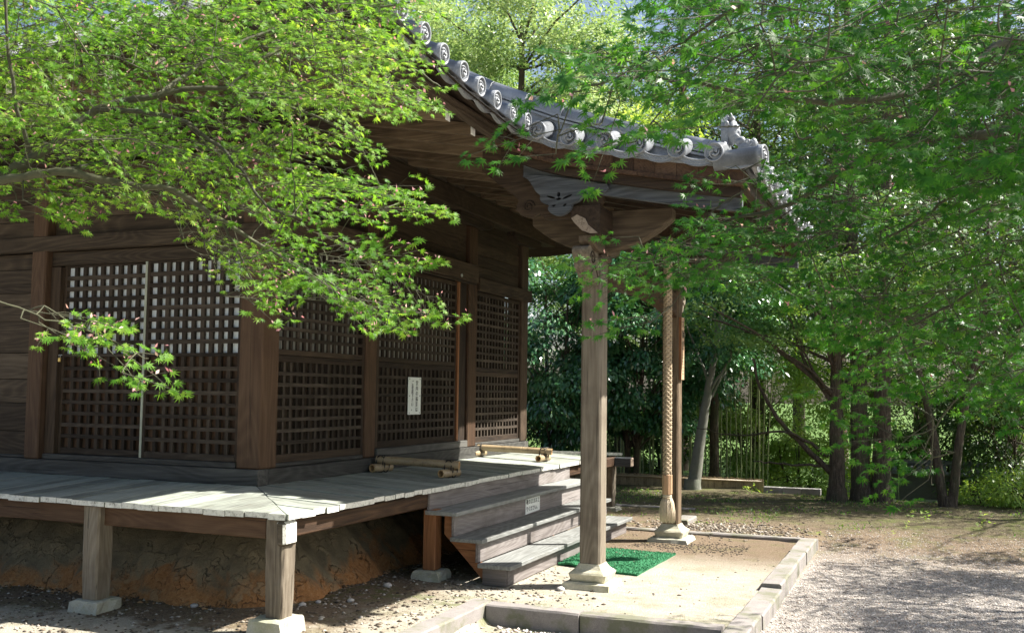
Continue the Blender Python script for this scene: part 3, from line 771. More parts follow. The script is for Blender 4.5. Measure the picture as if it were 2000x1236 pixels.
# ridge-end ornament: demon face of modelled clay on spreading fins, with a curled lion behind
def blob(mb, c, s, mat, rot=0.0, n1=14, n2=9, rough=.06):
    V = []; F = []; c = np.array(c, float)
    for i in range(n2+1):
        ph = math.pi*i/n2
        for k in range(n1):
            t = 2*math.pi*k/n1; q = 1+random.uniform(-rough, rough)
            x, y, z = s[0]*math.sin(ph)*math.cos(t)*q, s[1]*math.sin(ph)*math.sin(t)*q, s[2]*math.cos(ph)*q
            V.append(c+np.array([x*math.cos(rot)-y*math.sin(rot), x*math.sin(rot)+y*math.cos(rot), z]))
    for i in range(n2):
        for k in range(n1): F.append((i*n1+k, i*n1+(k+1) % n1, (i+1)*n1+(k+1) % n1, (i+1)*n1+k))
    mb.add(V, F, mat, .4, True)
on_ = MB(); ox, oy, oz = 3.86, yR, 3.87
fin = [(-.20, -.01), (-.16, .04), (-.10, .055), (-.075, .10), (-.085, .20), (-.075, .28), (-.03, .335), (.03, .335), (.075, .28), (.085, .20), (.075, .10), (.10, .055), (.16, .04), (.20, -.01), (.12, -.045), (.07, -.01), (0, .02), (-.07, -.01), (-.12, -.045)]
vs, fs = curve_shape([fin], .06)
on_.add(mapv(vs, (ox-.04, oy, oz), (0, 1, 0), (0, 0, 1), (1, 0, 0)), fs, M_TILE, .4)
blob(on_, (ox+.01, oy, oz+.20), (.062, .088, .115), M_TILE)
blob(on_, (ox+.055, oy, oz+.19), (.035, .028, .04), M_TILE); blob(on_, (ox+.05, oy-.04, oz+.235), (.03, .028, .022), M_TILE); blob(on_, (ox+.05, oy+.04, oz+.235), (.03, .028, .022), M_TILE)
blob(on_, (ox+.05, oy-.035, oz+.15), (.035, .032, .028), M_TILE); blob(on_, (ox+.05, oy+.035, oz+.15), (.035, .032, .028), M_TILE); blob(on_, (ox+.045, oy, oz+.125), (.04, .05, .022), M_TILE)
blob(on_, (ox+.079, oy-.04, oz+.238), (.007, .011, .011), M_TILEDARK, rough=0); blob(on_, (ox+.079, oy+.04, oz+.238), (.007, .011, .011), M_TILEDARK, rough=0)
blob(on_, (ox-.005, oy-.082, oz+.24), (.012, .01, .02), M_TILEDARK, rough=0)
for s_ in (-1, 1):
    on_.tube([(ox+.01, oy+s_*.04, oz+.29), (ox+.015, oy+s_*.06, oz+.335), (ox+.0, oy+s_*.05, oz+.375)], [.02, .016, .004], M_TILE, 8)
    blob(on_, (ox-.02, oy+s_*.095, oz+.255), (.022, .014, .028), M_TILE)
    on_.tube([(ox-.03, oy+s_*(.08+.10*t), oz+.03+.05*math.sin(t*5)) for t in np.linspace(0, 1, 7)], .018, M_TILE, 6)
for k in range(9):
    t = k*.7; on_.tube([(ox+.0+.02*math.cos(t), oy-.06+.015*k, oz+.30), (ox-.01+.03*math.cos(t), oy-.06+.015*k, oz+.345+.01*math.sin(t))], [.016, .006], M_TILE, 6)
on_.build('ridge_end_ornament', porch_roof)
ln = MB(); lx, ly, lz = 4.02, PY0+.30, 3.83
blob(ln, (lx, ly, lz+.06), (.08, .05, .06), M_TILE, .3); blob(ln, (lx-.05, ly, lz+.12), (.045, .045, .045), M_TILE); blob(ln, (lx+.06, ly-.01, lz+.09), (.03, .03, .05), M_TILE)
for k in range(16):
    a = random.uniform(0, 6.28); q = random.uniform(.02, .09)
    c_ = (lx+q*math.cos(a), ly+.04*math.sin(a), lz+.06+q*.7*abs(math.sin(a*1.7)))
    ln.tube([np.array(c_)+.022*np.array([math.cos(t), .2*math.sin(t*2), math.sin(t)])*(1-t/9) for t in np.linspace(0, 6, 9)], .009, M_TILE, 5)
ln.build('curled_lion_tile', porch_roof)

# --- porch woodwork: verge boards, bargeboard, fish pendant, purlins
def follow(y0, y1, top, bot, kind, x0, x1, name, seams=0):
    m_ = MB(); N = 14; xs_ = np.linspace(x0, x1, N)
    if seams:
        xs_ = np.linspace(x0, x1, seams+1)
    for a, b in zip(xs_[:-1], xs_[1:]):
        g = .0015 if seams else 0
        V = [(a+g, y0, D(a)+bot), (a+g, y1, D(a)+bot), (a+g, y1, D(a)+top), (a+g, y0, D(a)+top), (b-g, y0, D(b)+bot), (b-g, y1, D(b)+bot), (b-g, y1, D(b)+top), (b-g, y0, D(b)+top)]
        m_.add(V, [(0, 1, 2, 3), (7, 6, 5, 4), (0, 4, 5, 1), (1, 5, 6, 2), (2, 6, 7, 3), (3, 7, 4, 0)], wood(kind, 0 if not seams else 1), None if seams else .3)
    return m_.build(name, hall)
follow(1.07, 1.30, -.105, -.225, 'red', 1.75, 4.03, 'verge_board', 12)
follow(1.045, 1.28, -.227, -.262, 'red', 1.72, 4.05, 'verge_board', 10)
follow(1.10, 1.26, -.264, -.345, 'brown', 1.8, 4.0, 'verge_beam')
follow(1.17, 1.235, -.347, -.455, 'grey', 2.0, 4.0, 'bargeboard')
follow(PY1-.235, PY1-.17, -.347, -.455, 'grey', 2.0, 4.0, 'bargeboard')
follow(PY1-.30, PY1-.07, -.105, -.30, 'red', 1.75, 4.03, 'verge_board', 12)
follow(1.31, PY1-.31, -.115, -.15, 'brown', 1.2, 4.03, 'porch_soffit', 16)
m_ = MB(); m_.wbox('brown', 3.94, 4.02, 1.1, PY1-.1, D(3.98)-.25, D(3.98)-.12); m_.build('eave_board', hall, .005)
for k in range(9):
    y = 1.45+k*.42
    if y > 5.1: break
    m_ = MB(); P = [(1.9, D(1.9)-.26), (3.93, D(3.93)-.25), (3.93, D(3.93)-.155), (1.9, D(1.9)-.16)]
    m_.prism(P, 1, y-.035, y+.035, wood('brown', 0)); m_.build('porch_rafter', hall, .004)
# fish pendant with pierced clouds
PX0, PZ0 = 2.36, 3.60
out = [(-.38, .165), (-.30, .13), (-.25, .05), (-.22, .0), (-.175, -.03), (-.185, -.075), (-.14, -.115), (-.085, -.12), (-.11, -.165), (-.06, -.215), (0, -.232), (.06, -.215), (.115, -.175), (.125, -.125), (.165, -.115), (.20, -.10), (.235, -.06), (.30, -.052), (.36, -.02), (.395, -.035), (.44, -.045), (.475, -.01), (.46, .03), (.40, .035), (.2, .085), (0, .12), (-.2, .16)]
def smooth(P, it=2):
    for _ in range(it):
        Q = []
        for i in range(len(P)):
            a, b = np.array(P[i]), np.array(P[(i+1) % len(P)]); Q += [tuple(.75*a+.25*b), tuple(.25*a+.75*b)]
        P = Q
    return P
def ell(cx, cz, a, b, rot=0, N=12):
    return [(cx+a*math.cos(t)*math.cos(rot)-b*math.sin(t)*math.sin(rot), cz+a*math.cos(t)*math.sin(rot)+b*math.sin(t)*math.cos(rot)) for t in np.linspace(0, 2*math.pi, N, endpoint=False)]
holes = [ell(.0, -.075, .026, .012), ell(.0, -.035, .016, .024), ell(-.075, -.055, .045, .010, -.3), ell(.085, -.06, .05, .011, .35), ell(-.045, -.135, .018, .010, .3), ell(.06, -.135, .02, .010, .5)]
vs, fs = curve_shape([smooth(out)] + holes, .055)
gm = MB(); gm.add(mapv(vs, (PX0, 1.165, PZ0), (1, 0, 0), (0, 0, 1), (0, -1, 0)), fs, wood('grey', 0), .35)
gm.build('carved_pendant', hall, .005)
def spiral(mb, c, r, y, mat, thick=.010, turns=1.6, flip=1):
    mb.tube([(c[0]+flip*r*(1-.8*t)*math.cos(turns*6.28*t), y, c[1]+r*(1-.8*t)*math.sin(turns*6.28*t)) for t in np.linspace(0, 1, 26)], thick, mat, 6)
# inner scroll board behind the pendant
sb = [(1.55, 3.86), (1.75, 3.70), (1.86, 3.62), (1.93, 3.56), (1.90, 3.47), (1.96, 3.41), (2.06, 3.39), (2.14, 3.42), (2.2, 3.36), (2.6, 3.36), (2.75, 3.5), (2.75, 3.75), (1.55, 4.05)]
vs, fs = curve_shape([sb[:3]+sb[3:8]+sb[8:]], .07)
gm = MB(); gm.add(mapv(vs, (0, 1.27, 0), (1, 0, 0), (0, 0, 1), (0, -1, 0)), fs, wood('brown', 0), .6)
spiral(gm, (2.03, 3.49), .06, 1.232, wood('brown', 0)); gm.build('scroll_board', hall, .004)
# porch purlin with its weathered end, boat arm below it
vs, fs = curve_shape([[(-.14, .13), (-.14, .03), (-.10, -.03), (-.03, -.10), (.05, -.13), (.14, -.13), (.14, .13)]], 4.0)
mb = MB(); V_ = mapv(vs, (2.60, 3.19, 3.33), (1, 0, 0), (0, 0, 1), (0, -1, 0)); mb.add(V_, fs, wood('brown', 1), .4); pp_ = mb.build('porch_purlin', hall, .012)
vs, fs = curve_shape([[(-.135, .02), (-.10, -.027), (-.03, -.097), (.05, -.127), (.12, -.127), (.03, -.05), (.0, .01), (-.08, .05)]], .004)
mb = MB(); mb.add(mapv(vs, (2.60, 1.187, 3.33), (1, 0, 0), (0, 0, 1), (0, -1, 0)), fs, endgrain('bleached_rot', (.26, .21, .16), (.05, .03, .02)), .4); mb.build('rotted_patch', pp_)
def curved_arm(yc, th, x0, x1, z0, z1, name):
    P = [(x0, z1), (x0, z0+(z1-z0)*.55)]
    for i in range(8):
        t = i/7; P.append((x0+(x1-x0)*.42*t+.02, z0+(z1-z0)*.5*(1-t)**1.7))
    P += [(x1-.05, z0), (x1, z0+.05), (x1, z1)]
    m_ = MB(); m_.prism(P, 1, yc-th/2, yc+th/2, wood('wall', 0)); return m_.build(name, hall, .006)
for yc in (1.642, L-1.642):
    P = []
    for i in range(15):
        t = -1+2*i/14; P.append((2.62+.68*t, 3.10+.27*abs(t)**2.2))
    P += [(3.30, 3.47), (1.94, 3.47)]
    m_ = MB(); m_.prism(P, 1, yc-.08, yc+.08, wood('wall', 0)); m_.build('bracket_arm', hall, .008)
boat(2.60, 1.642, 1, .42, 3.07, 3.198, .15, 'wall').build('bracket_arm', hall, .006)
boat(2.60, L-1.642, 1, .42, 3.07, 3.198, .15, 'wall').build('bracket_arm', hall, .006)

# porch pillars with bracket blocks
XP, YP, HW = 2.548, 1.642, .10
for yc in (YP, L-YP):
    c = .018; h = HW
    P = [(XP-h+c, yc-h), (XP+h-c, yc-h), (XP+h, yc-h+c), (XP+h, yc+h-c), (XP+h-c, yc+h), (XP-h+c, yc+h), (XP-h, yc+h-c), (XP-h, yc-h+c)]
    m_ = MB(); m_.prism(P, 2, .212, 3.0, wood('pillar' if yc == YP else 'rafter', 2)); o = m_.build('porch_pillar', hall)
    o['label'] = 'near porch pillar, greyed and split' if yc == YP else 'far porch pillar carrying the name board'
    m_ = MB(); m_.box(XP-.13, XP+.13, yc-.13, yc+.13, 3.0, 3.07, wood('wall', 0)); m_.build('bracket_block', hall, .02)
# rainbow beam between the pillars, arched below, with carved noses through the pillars
P = []
for i in range(17):
    t = i/16; y = YP+HW+(L-2*YP-2*HW)*t; P.append((y, 2.70+.13*math.sin(math.pi*t)**.55))
P += [(L-YP-HW, 3.0)] + [(YP+HW+(L-2*YP-2*HW)*t, 3.0+.05*math.sin(math.pi*t)) for t in np.linspace(.9, .1, 6)] + [(YP+HW, 3.0)]
mb = MB(); mb.prism(P, 0, XP-.085, XP+.085, wood('red', 1)); rb = mb.build('rainbow_beam', hall, .01)
for s_, yc in ((-1, YP), (1, L-YP)):
    nose = [(.0, -.02), (.10, .0), (.17, .03), (.19, .09), (.24, .10), (.29, .15), (.30, .21), (.34, .24), (.35, .30), (.28, .335), (.0, .34)]
    vs, fs = curve_shape([smooth(nose, 1)], .15)
    m_ = MB(); y0_ = yc+s_*HW
    m_.add(mapv(vs, (XP, y0_, 2.78), (0, s_, 0), (0, 0, 1), (1, 0, 0)), fs, wood('pillar', 1), .6)  # paler wood than the beam, standing in for sunlight on the nose
    for sx_ in (-.078, .078):
        m_.tube([(XP+sx_, y0_+s_*(.20+.07*(1-.8*t)*math.cos(9*t)), 3.00+.07*(1-.8*t)*math.sin(9*t)) for t in np.linspace(0, 1, 20)], .008, wood('wall', 1), 6)
        m_.tube([(XP+sx_, y0_+s_*(.05+.2*t), 2.84+.05*math.sin(4*t)+.06*t) for t in np.linspace(0, 1, 10)], .007, wood('wall', 1), 6)
    m_.build('carved_nose', hall, .008)
# side tie between pillar head and wall post is above the purlin: short struts on the beam
m_ = MB(); m_.wbox('wall', XP-.07, XP+.07, 3.05, 3.31, 3.05, 3.2); m_.build('strut_block', hall, .02)

# --- veranda: planks run outwards from the wall, ends limewashed
deck = MB()
def zdk(o): return ZW + (ZE-ZW)*o/E                  # height at outward distance o
def plank(mb, a0, a1, side, clip0=None, clip1=None):
    j = [random.uniform(-.012, .012) for _ in range(2)]; dz = random.uniform(-.004, .004); th = .042+random.uniform(-.004, .004)
    e = E + random.uniform(-.012, .008)
    i0 = -.10 if clip0 is None else clip0; i1 = -.10 if clip1 is None else clip1
    q = [(a0, i0), (a1, i1), (a1, e+j[0]*.5), (a0, e+j[1]*.5)]
    if side == 'y': W_ = lambda a, o, z: (a, -o, z)
    elif side == 'x': W_ = lambda a, o, z: (o, a, z)
    else: W_ = lambda a, o, z: (a, L+o, z)
    # top with a few cross rows so edges wander
    V = [W_(a, o, zdk(o)+dz) for a, o in q] + [W_(a, o, zdk(o)+dz-th) for a, o in q]
    ax = 1 if side != 'x' else 0
    t = random.random(); b = len(mb.v)
    mb.add(V, [(0, 1, 2, 3), (7, 6, 5, 4), (0, 4, 5, 1), (1, 5, 6, 2), (3, 7, 4, 0)], wood('deck', ax), t)
    k = mb.m(M_END); mb.f.append([b+2, b+6, b+7, b+3]); mb.mi.append(k); mb.t.append(t); mb.sm.append(False)
x = E-.012
x_edges = [x]
while x > -L-1.0: x -= random.uniform(.15, .235); x_edges.append(x)
for a1, a0 in zip(x_edges[:-1], x_edges[1:]):
    g = random.choice((.002, .003, .006, .010))
    c0 = max(-.1, a0+.01); c1 = max(-.1, a1+.01-g)
    plank(deck, a0, a1-g, 'y', c0 if a0 > -.1 else None, c1 if a1 > -.1 else None)
y_edges = [-E+.012]
while y_edges[-1] < L+E-.15: y_edges.append(y_edges[-1]+random.uniform(.15, .235))
y_edges[-1] = L+E-.01
for a0, a1 in zip(y_edges[:-1], y_edges[1:]):
    g = random.choice((.002, .003, .006, .010))
    if a0 < 0: plank(deck, a0, a1-g, 'x', max(-.1, -a0+.004) if a0 < .1 else None, max(-.1, -a1+.004) if a1 < .1 else None)
    elif a1 > L: continue
    else: plank(deck, a0, a1-g, 'x')
# far side planks run away from the far wall: seen as long boards
o = L+.002
xf = -2.0
mid = []
while xf < E-.05:
    xf2 = min(xf+random.uniform(.15, .22), E)
    V0 = max(xf, 0)
    a, b = xf, xf2-.003
    i0, i1 = (max(a, -.1), max(b, -.1))
    plank(deck, a, b, 'far', i0 if a > -.1 else None, i1 if b > -.1 else None); xf = xf2
vd = deck.build('veranda_deck', hall, .004)
vd['label'] = 'weathered grey plank veranda with limewashed board ends'
# edge beams and the corner beam end
mb = MB(); mb.wbox('red', -L-.9, .86, -E+.10, -E+.20, .66, .812); mb.build('veranda_beam', hall, .006)
mb = MB(); mb.box(1.015, 1.10, -1.112, -.945, .625, .808, wood('pillar', 0), jit=.008, endmat=M_END, endaxis=0); mb.build('beam_end', hall, .018)
mb = MB(); mb.box(.95, 1.052, -E+.1, L+E-.1, .672, .812, wood('red', 1), endmat=M_ROT, endaxis=1); mb.build('veranda_beam', hall, .012)
mb = MB(); mb.box(-.8, E+.20, L+E-.22, L+E-.08, .672, .808, wood('grey', 0), endmat=M_ROT, endaxis=0); mb.build('veranda_beam', hall, .012)
mb = MB()
for k in range(9): mb.wbox('brown', -5.6+k*.72, -5.52+k*.72, -.95, .0, .74, .815)
for k in range(9):
    yy = .5+k*.72; mb.wbox('brown', .0, .86, yy, yy+.08, .74, .815)
mb.build('floor_joist', hall, .003)
def wpost(cx, cy, h, w_, z0, kind, name='veranda_post', label=None, ztop=.66):
    """weathered, slightly eroded post"""
    m_ = MB(); N = 9; V = []; F = []
    for i in range(N+1):
        t = i/N; z = z0+(ztop-z0)*t; q = w_*(1-.10*(1-t)**3)
        for a, b in ((-1, -.82), (-.82, -1), (0, -1.01), (.82, -1), (1, -.82), (1, 0), (1, .82), (.82, 1), (-.82, 1), (-1, .82), (-1.0, 0)):
            V.append((cx+a*q+random.uniform(-.0035, .0035), cy+b*q+random.uniform(-.0035, .0035), z))
    n = 11
    F = [(i*n+j, i*n+(j+1) % n, (i+1)*n+(j+1) % n, (i+1)*n+j) for i in range(N) for j in range(n)] + [tuple(range(n))[::-1], tuple(range(N*n, N*n+n))]
    m_.add(V, F, wood(kind, 2)); o_ = m_.build(name, hall, .0)
    if label: o_['label'] = label
    return o_
# --- veranda posts and their stones
def base_stone(cx, cy, w_, z0, z1, label, rough=.012, mat=None, group='rough stones under the timber posts'):
    m_ = MB(); V = []; N = 5
    lv = [(z0, 1.12), (z0+(z1-z0)*.5, 1.06), (z1-.012, 1.0), (z1, .9)]
    for z, q in lv:
        for i in range(4*N):
            s, t = divmod(i, N); u_ = -1+2*t/N
            a, b = [(u_, -1), (1, u_), (-u_, 1), (-1, -u_)][s]
            V.append((cx+a*w_*q+random.uniform(-rough, rough), cy+b*w_*q+random.uniform(-rough, rough), z+random.uniform(-.004, .004)))
    n = 4*N; F = [(i*n+j, i*n+(j+1) % n, (i+1)*n+(j+1) % n, (i+1)*n+j) for i in range(3) for j in range(n)]
    c = len(V); V.append((cx, cy, z1)); F += [(3*n+j, 3*n+(j+1) % n, c) for j in range(n)]
    m_.add(V, F, mat or M_BASE, .5); o_ = m_.build('base_stone')
    return tag(o_, label, 'base stone', group)
wpost(.985, -1.0, .6, .083, .10, 'pillar', label='silver weathered corner post, split and eroded', ztop=.812)
base_stone(.965, -1.01, .145, -.12, .10, 'stone block under the weathered corner post of the veranda')
q = on(187, 1168, 1, -.99)
wpost(q[0], -.99, .6, .085, .07, 'pillar', label='weathered post under the left part of the veranda', ztop=.812)
base_stone(q[0], -.99, .135, -.12, .07, 'stone block under the left veranda post')
for x in (-2.7, -4.3): wpost(x, -.99, .6, .08, .04, 'pillar', ztop=.66); base_stone(x, -.99, .14, -.1, .04, 'stone under the %s veranda post beyond the left picture edge' % ('next' if x > -3 else 'last'))
mb = MB(); mb.wbox('fresh', 1.0, 1.13, 1.215, 1.345, .09, .655); mb.build('veranda_post', hall, .006)['label'] = 'reddish sawn post at the left end of the steps'
base_stone(1.06, 1.28, .13, -.02, .09, 'low stone pad under the reddish post at the left end of the steps')
wpost(.95, L+.99, .6, .08, .06, 'pillar', label='post under the far corner of the veranda', ztop=.672); base_stone(.95, L+.99, .14, -.05, .06, 'stone under the far corner post of the veranda')
wpost(.95, 5.3, .6, .07, .06, 'brown', ztop=.672)
# short inner posts seen in the dark gap
mb = MB()
for x in (-.95, -.55, .15): mb.wbox('fresh', x-.04, x+.04, -.20, -.13, .58, .80)
mb.build('floor_strut', hall, .003)

# pillar stones
def pedestal(cx, cy, label):
    m_ = MB(); V = []
    lv = [(.055, .155), (.075, .165), (.125, .178), (.140, .168), (.165, .135), (.195, .112), (.212, .104)]
    K = [(-1, -.9), (-.9, -1), (-.3, -1.01), (.3, -1.01), (.9, -1), (1, -.9), (1.01, -.3), (1.01, .3), (1, .9), (.9, 1), (.3, 1.01), (-.3, 1.01), (-.9, 1), (-1, .9), (-1.01, .3), (-1.01, -.3)]
    for z, q in lv:
        for a, b in K: V.append((cx+a*q+random.uniform(-.003, .003), cy+b*q+random.uniform(-.003, .003), z))
    n = len(K); F = [(i*n+j, i*n+(j+1) % n, (i+1)*n+(j+1) % n, (i+1)*n+j) for i in range(len(lv)-1) for j in range(n)] + [tuple(range(n))[::-1], tuple(range(len(V)-n, len(V)))]
    m_.add(V, F, M_PED, .5, False)
    return tag(m_.build('pedestal_stone'), label, 'pedestal', 'carved pedestals of the porch pillars')
pedestal(XP, YP, 'carved cushion-shaped stone pedestal under the near porch pillar, in full sun')
pedestal(XP, L-YP, 'carved cushion-shaped stone pedestal under the far porch pillar, beside the rope tassel')
base_stone(XP, YP, .215, -.06, .056, 'flat stone slab under the near pillar pedestal', .008, M_PED, 'flat slabs under the pillar pedestals')
base_stone(XP, L-YP, .23, -.06, .056, 'flat mossy stone slab under the far pillar pedestal', .008, M_BASE, 'flat slabs under the pillar pedestals')

# --- steps
S0, S1 = 1.20, L-1.20
steps_x = [1.924, 1.639, 1.373]; steps_z = [.197, .417, .649]
sm = MB()
for k, (x0, z) in enumerate(((1.86, .157), )):
    sm.wbox('step', x0-.03, x0, S0+.03, S1-.03, .0, z)
sm.wbox('step', 1.585-.03, 1.585, S0+.0, S1-.0, .199, .377); sm.wbox('step', 1.325-.03, 1.325, S0+.02, S1-.02, .419, .609); sm.wbox('step', 1.075-.03, 1.075, S0, S1, .651, .825)
steps = sm.build('steps', hall, .004); steps['label'] = 'three wide wooden steps up to the veranda'
for x, z in zip(steps_x, steps_z):
    t_ = MB()
    joints = [S0-.03, S0+1.15+random.uniform(-.2, .2), S0+2.5+random.uniform(-.2, .2), S1+.03] if x > 1.9 else [S0-.03, S1+.03]
    for a, b in zip(joints[:-1], joints[1:]): t_.wbox('tread', x-.335, x, a, b-.004, z-.04+random.uniform(-.001, .001), z)
    t_.build('tread', steps, .005)
for yy in (S0+.06, 3.18, S1-.12):
    st = MB()
    P = [(1.20, .605), (1.20, .43), (1.50, .14), (1.62, .02), (1.83, .02), (1.83, .155), (1.58, .157), (1.58, .375), (1.32, .377), (1.32, .605)]
    st.prism(P, 1, yy, yy+.05, wood('fresh', 0)); st.build('stringer', steps, .004)
mb = MB(); mb.wbox('step', 1.62, 1.86, S0+.02, S0+.05, .0, .155); mb.build('end_board', steps, .003)

# --- bamboo barriers lying on the veranda
def bamboo_pole(mb, p0, p1, r, nodes, hollow=True):
    p0, p1 = np.array(p0, float), np.array(p1, float); d = p1-p0; Lp = np.linalg.norm(d); pts = []; rr = []
    stops = sorted([0, Lp]+[n_*Lp for n_ in nodes])
    for n_ in nodes:
        for o_, q in ((-.02, 1.0), (-.006, 1.06), (0, .97), (.006, 1.05), (.02, 1.0)): pts.append((n_*Lp+o_, q))
    pts = sorted([(0, 1.0), (Lp, .98)]+pts)
    P = [p0+d/Lp*a for a, _ in pts]; rr = [r*b for _, b in pts]
    mb.tube(P, rr, M_BAMBOO, 16, False)
    u = np.cross(d/Lp, (0, 0, 1)); u /= np.linalg.norm(u); v_ = np.cross(u, d/Lp)
    for e_, s_ in ((p0, 1), (p1, -1)):
        V = []
        for q, o_ in ((r, 0), (r*.74, 0), (r*.74, .09)):
            for k in range(16):
                t = k/16*2*math.pi; V.append(e_+d/Lp*s_*o_+q*(math.cos(t)*u+math.sin(t)*v_))
        mb.add(V, [(k, (k+1) % 16, 16+(k+1) % 16, 16+k) for k in range(16)], M_BAMCUT, .6)
        mb.add(V, [(16+k, 16+(k+1) % 16, 32+(k+1) % 16, 32+k) for k in range(16)], M_BAMCUT, .2, True)
        mb.add(V[32:], [tuple(range(16))], M_DARK, .5)
def ring(mb, c, axis, r1, r2, off, sep, mat, rr=.0055):
    """cord loop round two crossing poles"""
    c = np.array(c, float)
    P = []
    for k in range(21):
        t = 2*math.pi*k/20; P.append(c + np.array([0, 0, 1.0])*off*math.cos(t) + axis*sep*math.sin(t))
    mb.tube(P, rr, mat, 6, False)
def barrier(pl, pr_, r, label, sp):
    """long pole from pl to pr_ resting on two short poles set along Y"""
    pl, pr_ = np.array(pl), np.array(pr_)
    e_ = empty('bamboo_barrier', ((pl[0]+pr_[0])/2, (pl[1]+pr_[1])/2, .9), label, 'barrier', 'bamboo barriers lying on the veranda')
    d = (pr_-pl); Lp = np.linalg.norm(d); dn = d/Lp
    m_ = MB(); bamboo_pole(m_, pl, pr_, r, [.08, .62, .93]); m_.build('long_pole', e_)
    for f_ in (.075, .90):
        c = pl+d*f_; sh = sp/np.linalg.norm(sp)
        zc = zdk(min(max(c[0], 0), E)) + r + .006
        a = np.array([c[0], c[1], zc])-sh*.16; b = np.array([c[0], c[1], zc])+sh*.12
        m_ = MB(); bamboo_pole(m_, a, b, r*1.02, [.5]); m_.build('short_pole', e_)
        m_ = MB()
        for o_ in (-.035, .035):
            cc = (c+np.array([c[0], c[1], zc]))/2 + dn*o_; cc[2] = (c[2]+zc)/2
            ring(m_, cc, sh, r, r, r*2.12, r*1.15, M_BLACK)
            cc2 = np.array([c[0], c[1], (c[2]+zc)/2]) + sh*o_; ring(m_, cc2, dn, r, r, r*2.12, r*1.15, M_BLACK)
        m_.tube([c+dn*-.04+np.array([0, 0, r]), c+np.array([0, 0, r*1.15]), c+dn*.05+sh*.03+np.array([0, 0, r*1.2])], .005, M_BLACK, 6)
        m_.build('binding_cord', e_)
r_ = .042
def zt(x): return zdk(min(max(x, 0), E)) + .006 + r_*2 + r_*.98
# ends measured on the photograph: long pole 1 (733,898)-(903,908), long pole 2 (922,876)-(1082,884)
A1 = on(736, 897, 2, zt(.15)); A2 = on(897, 908, 2, zt(.85)); B1_ = on(926, 873, 2, zt(.15)); B2_ = on(1078, 882, 2, zt(.85))
barrier(A1, A2, r_, 'near bamboo barrier, a long pole tied on two short ones, left of the steps', np.array([.25, 1.0, 0]))
barrier(B1_, B2_, r_, 'far bamboo barrier, a long pole tied on two short ones, behind the near pillar', np.array([.12, 1.0, 0]))

# --- notices
def jp_lines(mb, cols, origin, ux, uy, un, size, vertical, mat, sx=1.0):
    for body, cx0, cy0, adv in cols:
        for i, ch in enumerate(body):
            vs, fs = text_shape(ch, size); vs = [(v[0]*sx, v[1], v[2]) for v in vs]
            o_ = np.array(origin)+np.array(ux)*(cx0+(0 if vertical else i*adv))+np.array(uy)*(cy0-(i*adv if vertical else 0))
            mb.add(mapv(vs, o_, ux, uy, un), fs, mat, .5)
e = empty('notice_board', (.0, 2.93, 1.50), 'upright white notice with two columns of black Japanese writing screwed to the middle lattice panel', 'notice')
NX = -.058; ny0, ny1, nz0, nz1 = 2.79, 3.10, 1.50, 1.93
mb = MB(); mb.box(NX-.005, NX, ny0, ny1, nz0, nz1, M_SIGN); mb.build('board', e, .002)
mb = MB()
jp_lines(mb, [('堂内の撮影は', .205, .360, .061)], (NX+.002, ny0, nz0), (0, 1, 0), (0, 0, 1), (1, 0, 0), .060, True, M_INK, .95)
jp_lines(mb, [('ご遠慮下さい。', .10, .365, .050)], (NX+.002, ny0, nz0), (0, 1, 0), (0, 0, 1), (1, 0, 0), .054, True, M_INK, .95)
mb.build('lettering', e)
mb = MB()
for a in (.03, .28):
    for b in (.02, .215, .41): mb.tube([(NX, ny0+a, nz0+b), (NX+.005, ny0+a, nz0+b)], .008, M_STEEL, 10)
mb.build('screw', e)
s0 = on(1026, 1001, 0, 1.327); s1 = on(1054, 967, 0, 1.327)
sy0, sy1 = s0[1], s1[1]; sz0, sz1 = .430, .600
e = empty('step_notice', (1.33, (sy0+sy1)/2, sz0), 'small white notice with two lines of writing stuck on the riser of the top step', 'notice')
mb = MB(); wd = sy1-sy0
P_ = [(1.330, sy0, sz0+.0), (1.330, sy1, sz0+.012), (1.330, sy1, sz1+.004), (1.330, sy0, sz1-.006)]
mb.add(P_+[(a-.003, b, c) for a, b, c in P_], [(0, 1, 2, 3), (7, 6, 5, 4), (0, 4, 5, 1), (1, 5, 6, 2), (2, 6, 7, 3), (3, 7, 4, 0)], M_SIGN); mb.build('card', e)
mb = MB(); ad = wd/6.4
jp_lines(mb, [('靴のままお上', ad*.68, .128, ad), ('りください。', ad*.68, .052, ad*.92)], (1.3325, sy0, sz0), (0, 1, 0), (0, 0, 1), (1, 0, 0), .058, False, M_INK, ad/.062)
mb.build('lettering', e)
# name board on the far pillar
bx = XP+HW; by0, by1 = L-YP-.075, L-YP+.065; bz0, bz1 = 1.95, 2.71
e = empty('name_board', (bx, (by0+by1)/2, bz0), 'narrow upright wooden name board with large black characters fixed to the far porch pillar', 'sign')
mb = MB(); mb.box(bx+.001, bx+.034, by0, by1, bz0, bz1, wood('beige', 2)); mb.box(bx+.001, bx+.0345, by0-.004, by0-.0005, bz0, bz1, wood('fresh', 2)); mb.build('board', e, .003)
mb = MB(); jp_lines(mb, [('大師堂', .07, .68, .135)], (bx+.036, by0, bz0), (0, 1, 0), (0, 0, 1), (1, 0, 0), .115, True, M_INK, .95)
for i in range(7):
    for j in range(3):
        a = .05+.02*j+random.uniform(-.004, .004); z = bz0+.30-.038*i+random.uniform(-.004, .004)
        mb.box(bx+.0352, bx+.0362, by0+a, by0+a+random.uniform(.004, .016), z, z+.004, M_INKPALE)
        mb.box(bx+.0352, bx+.0363, by0+a, by0+a+.003, z-.01, z+.012, M_INKPALE)
mb.build('lettering', e)
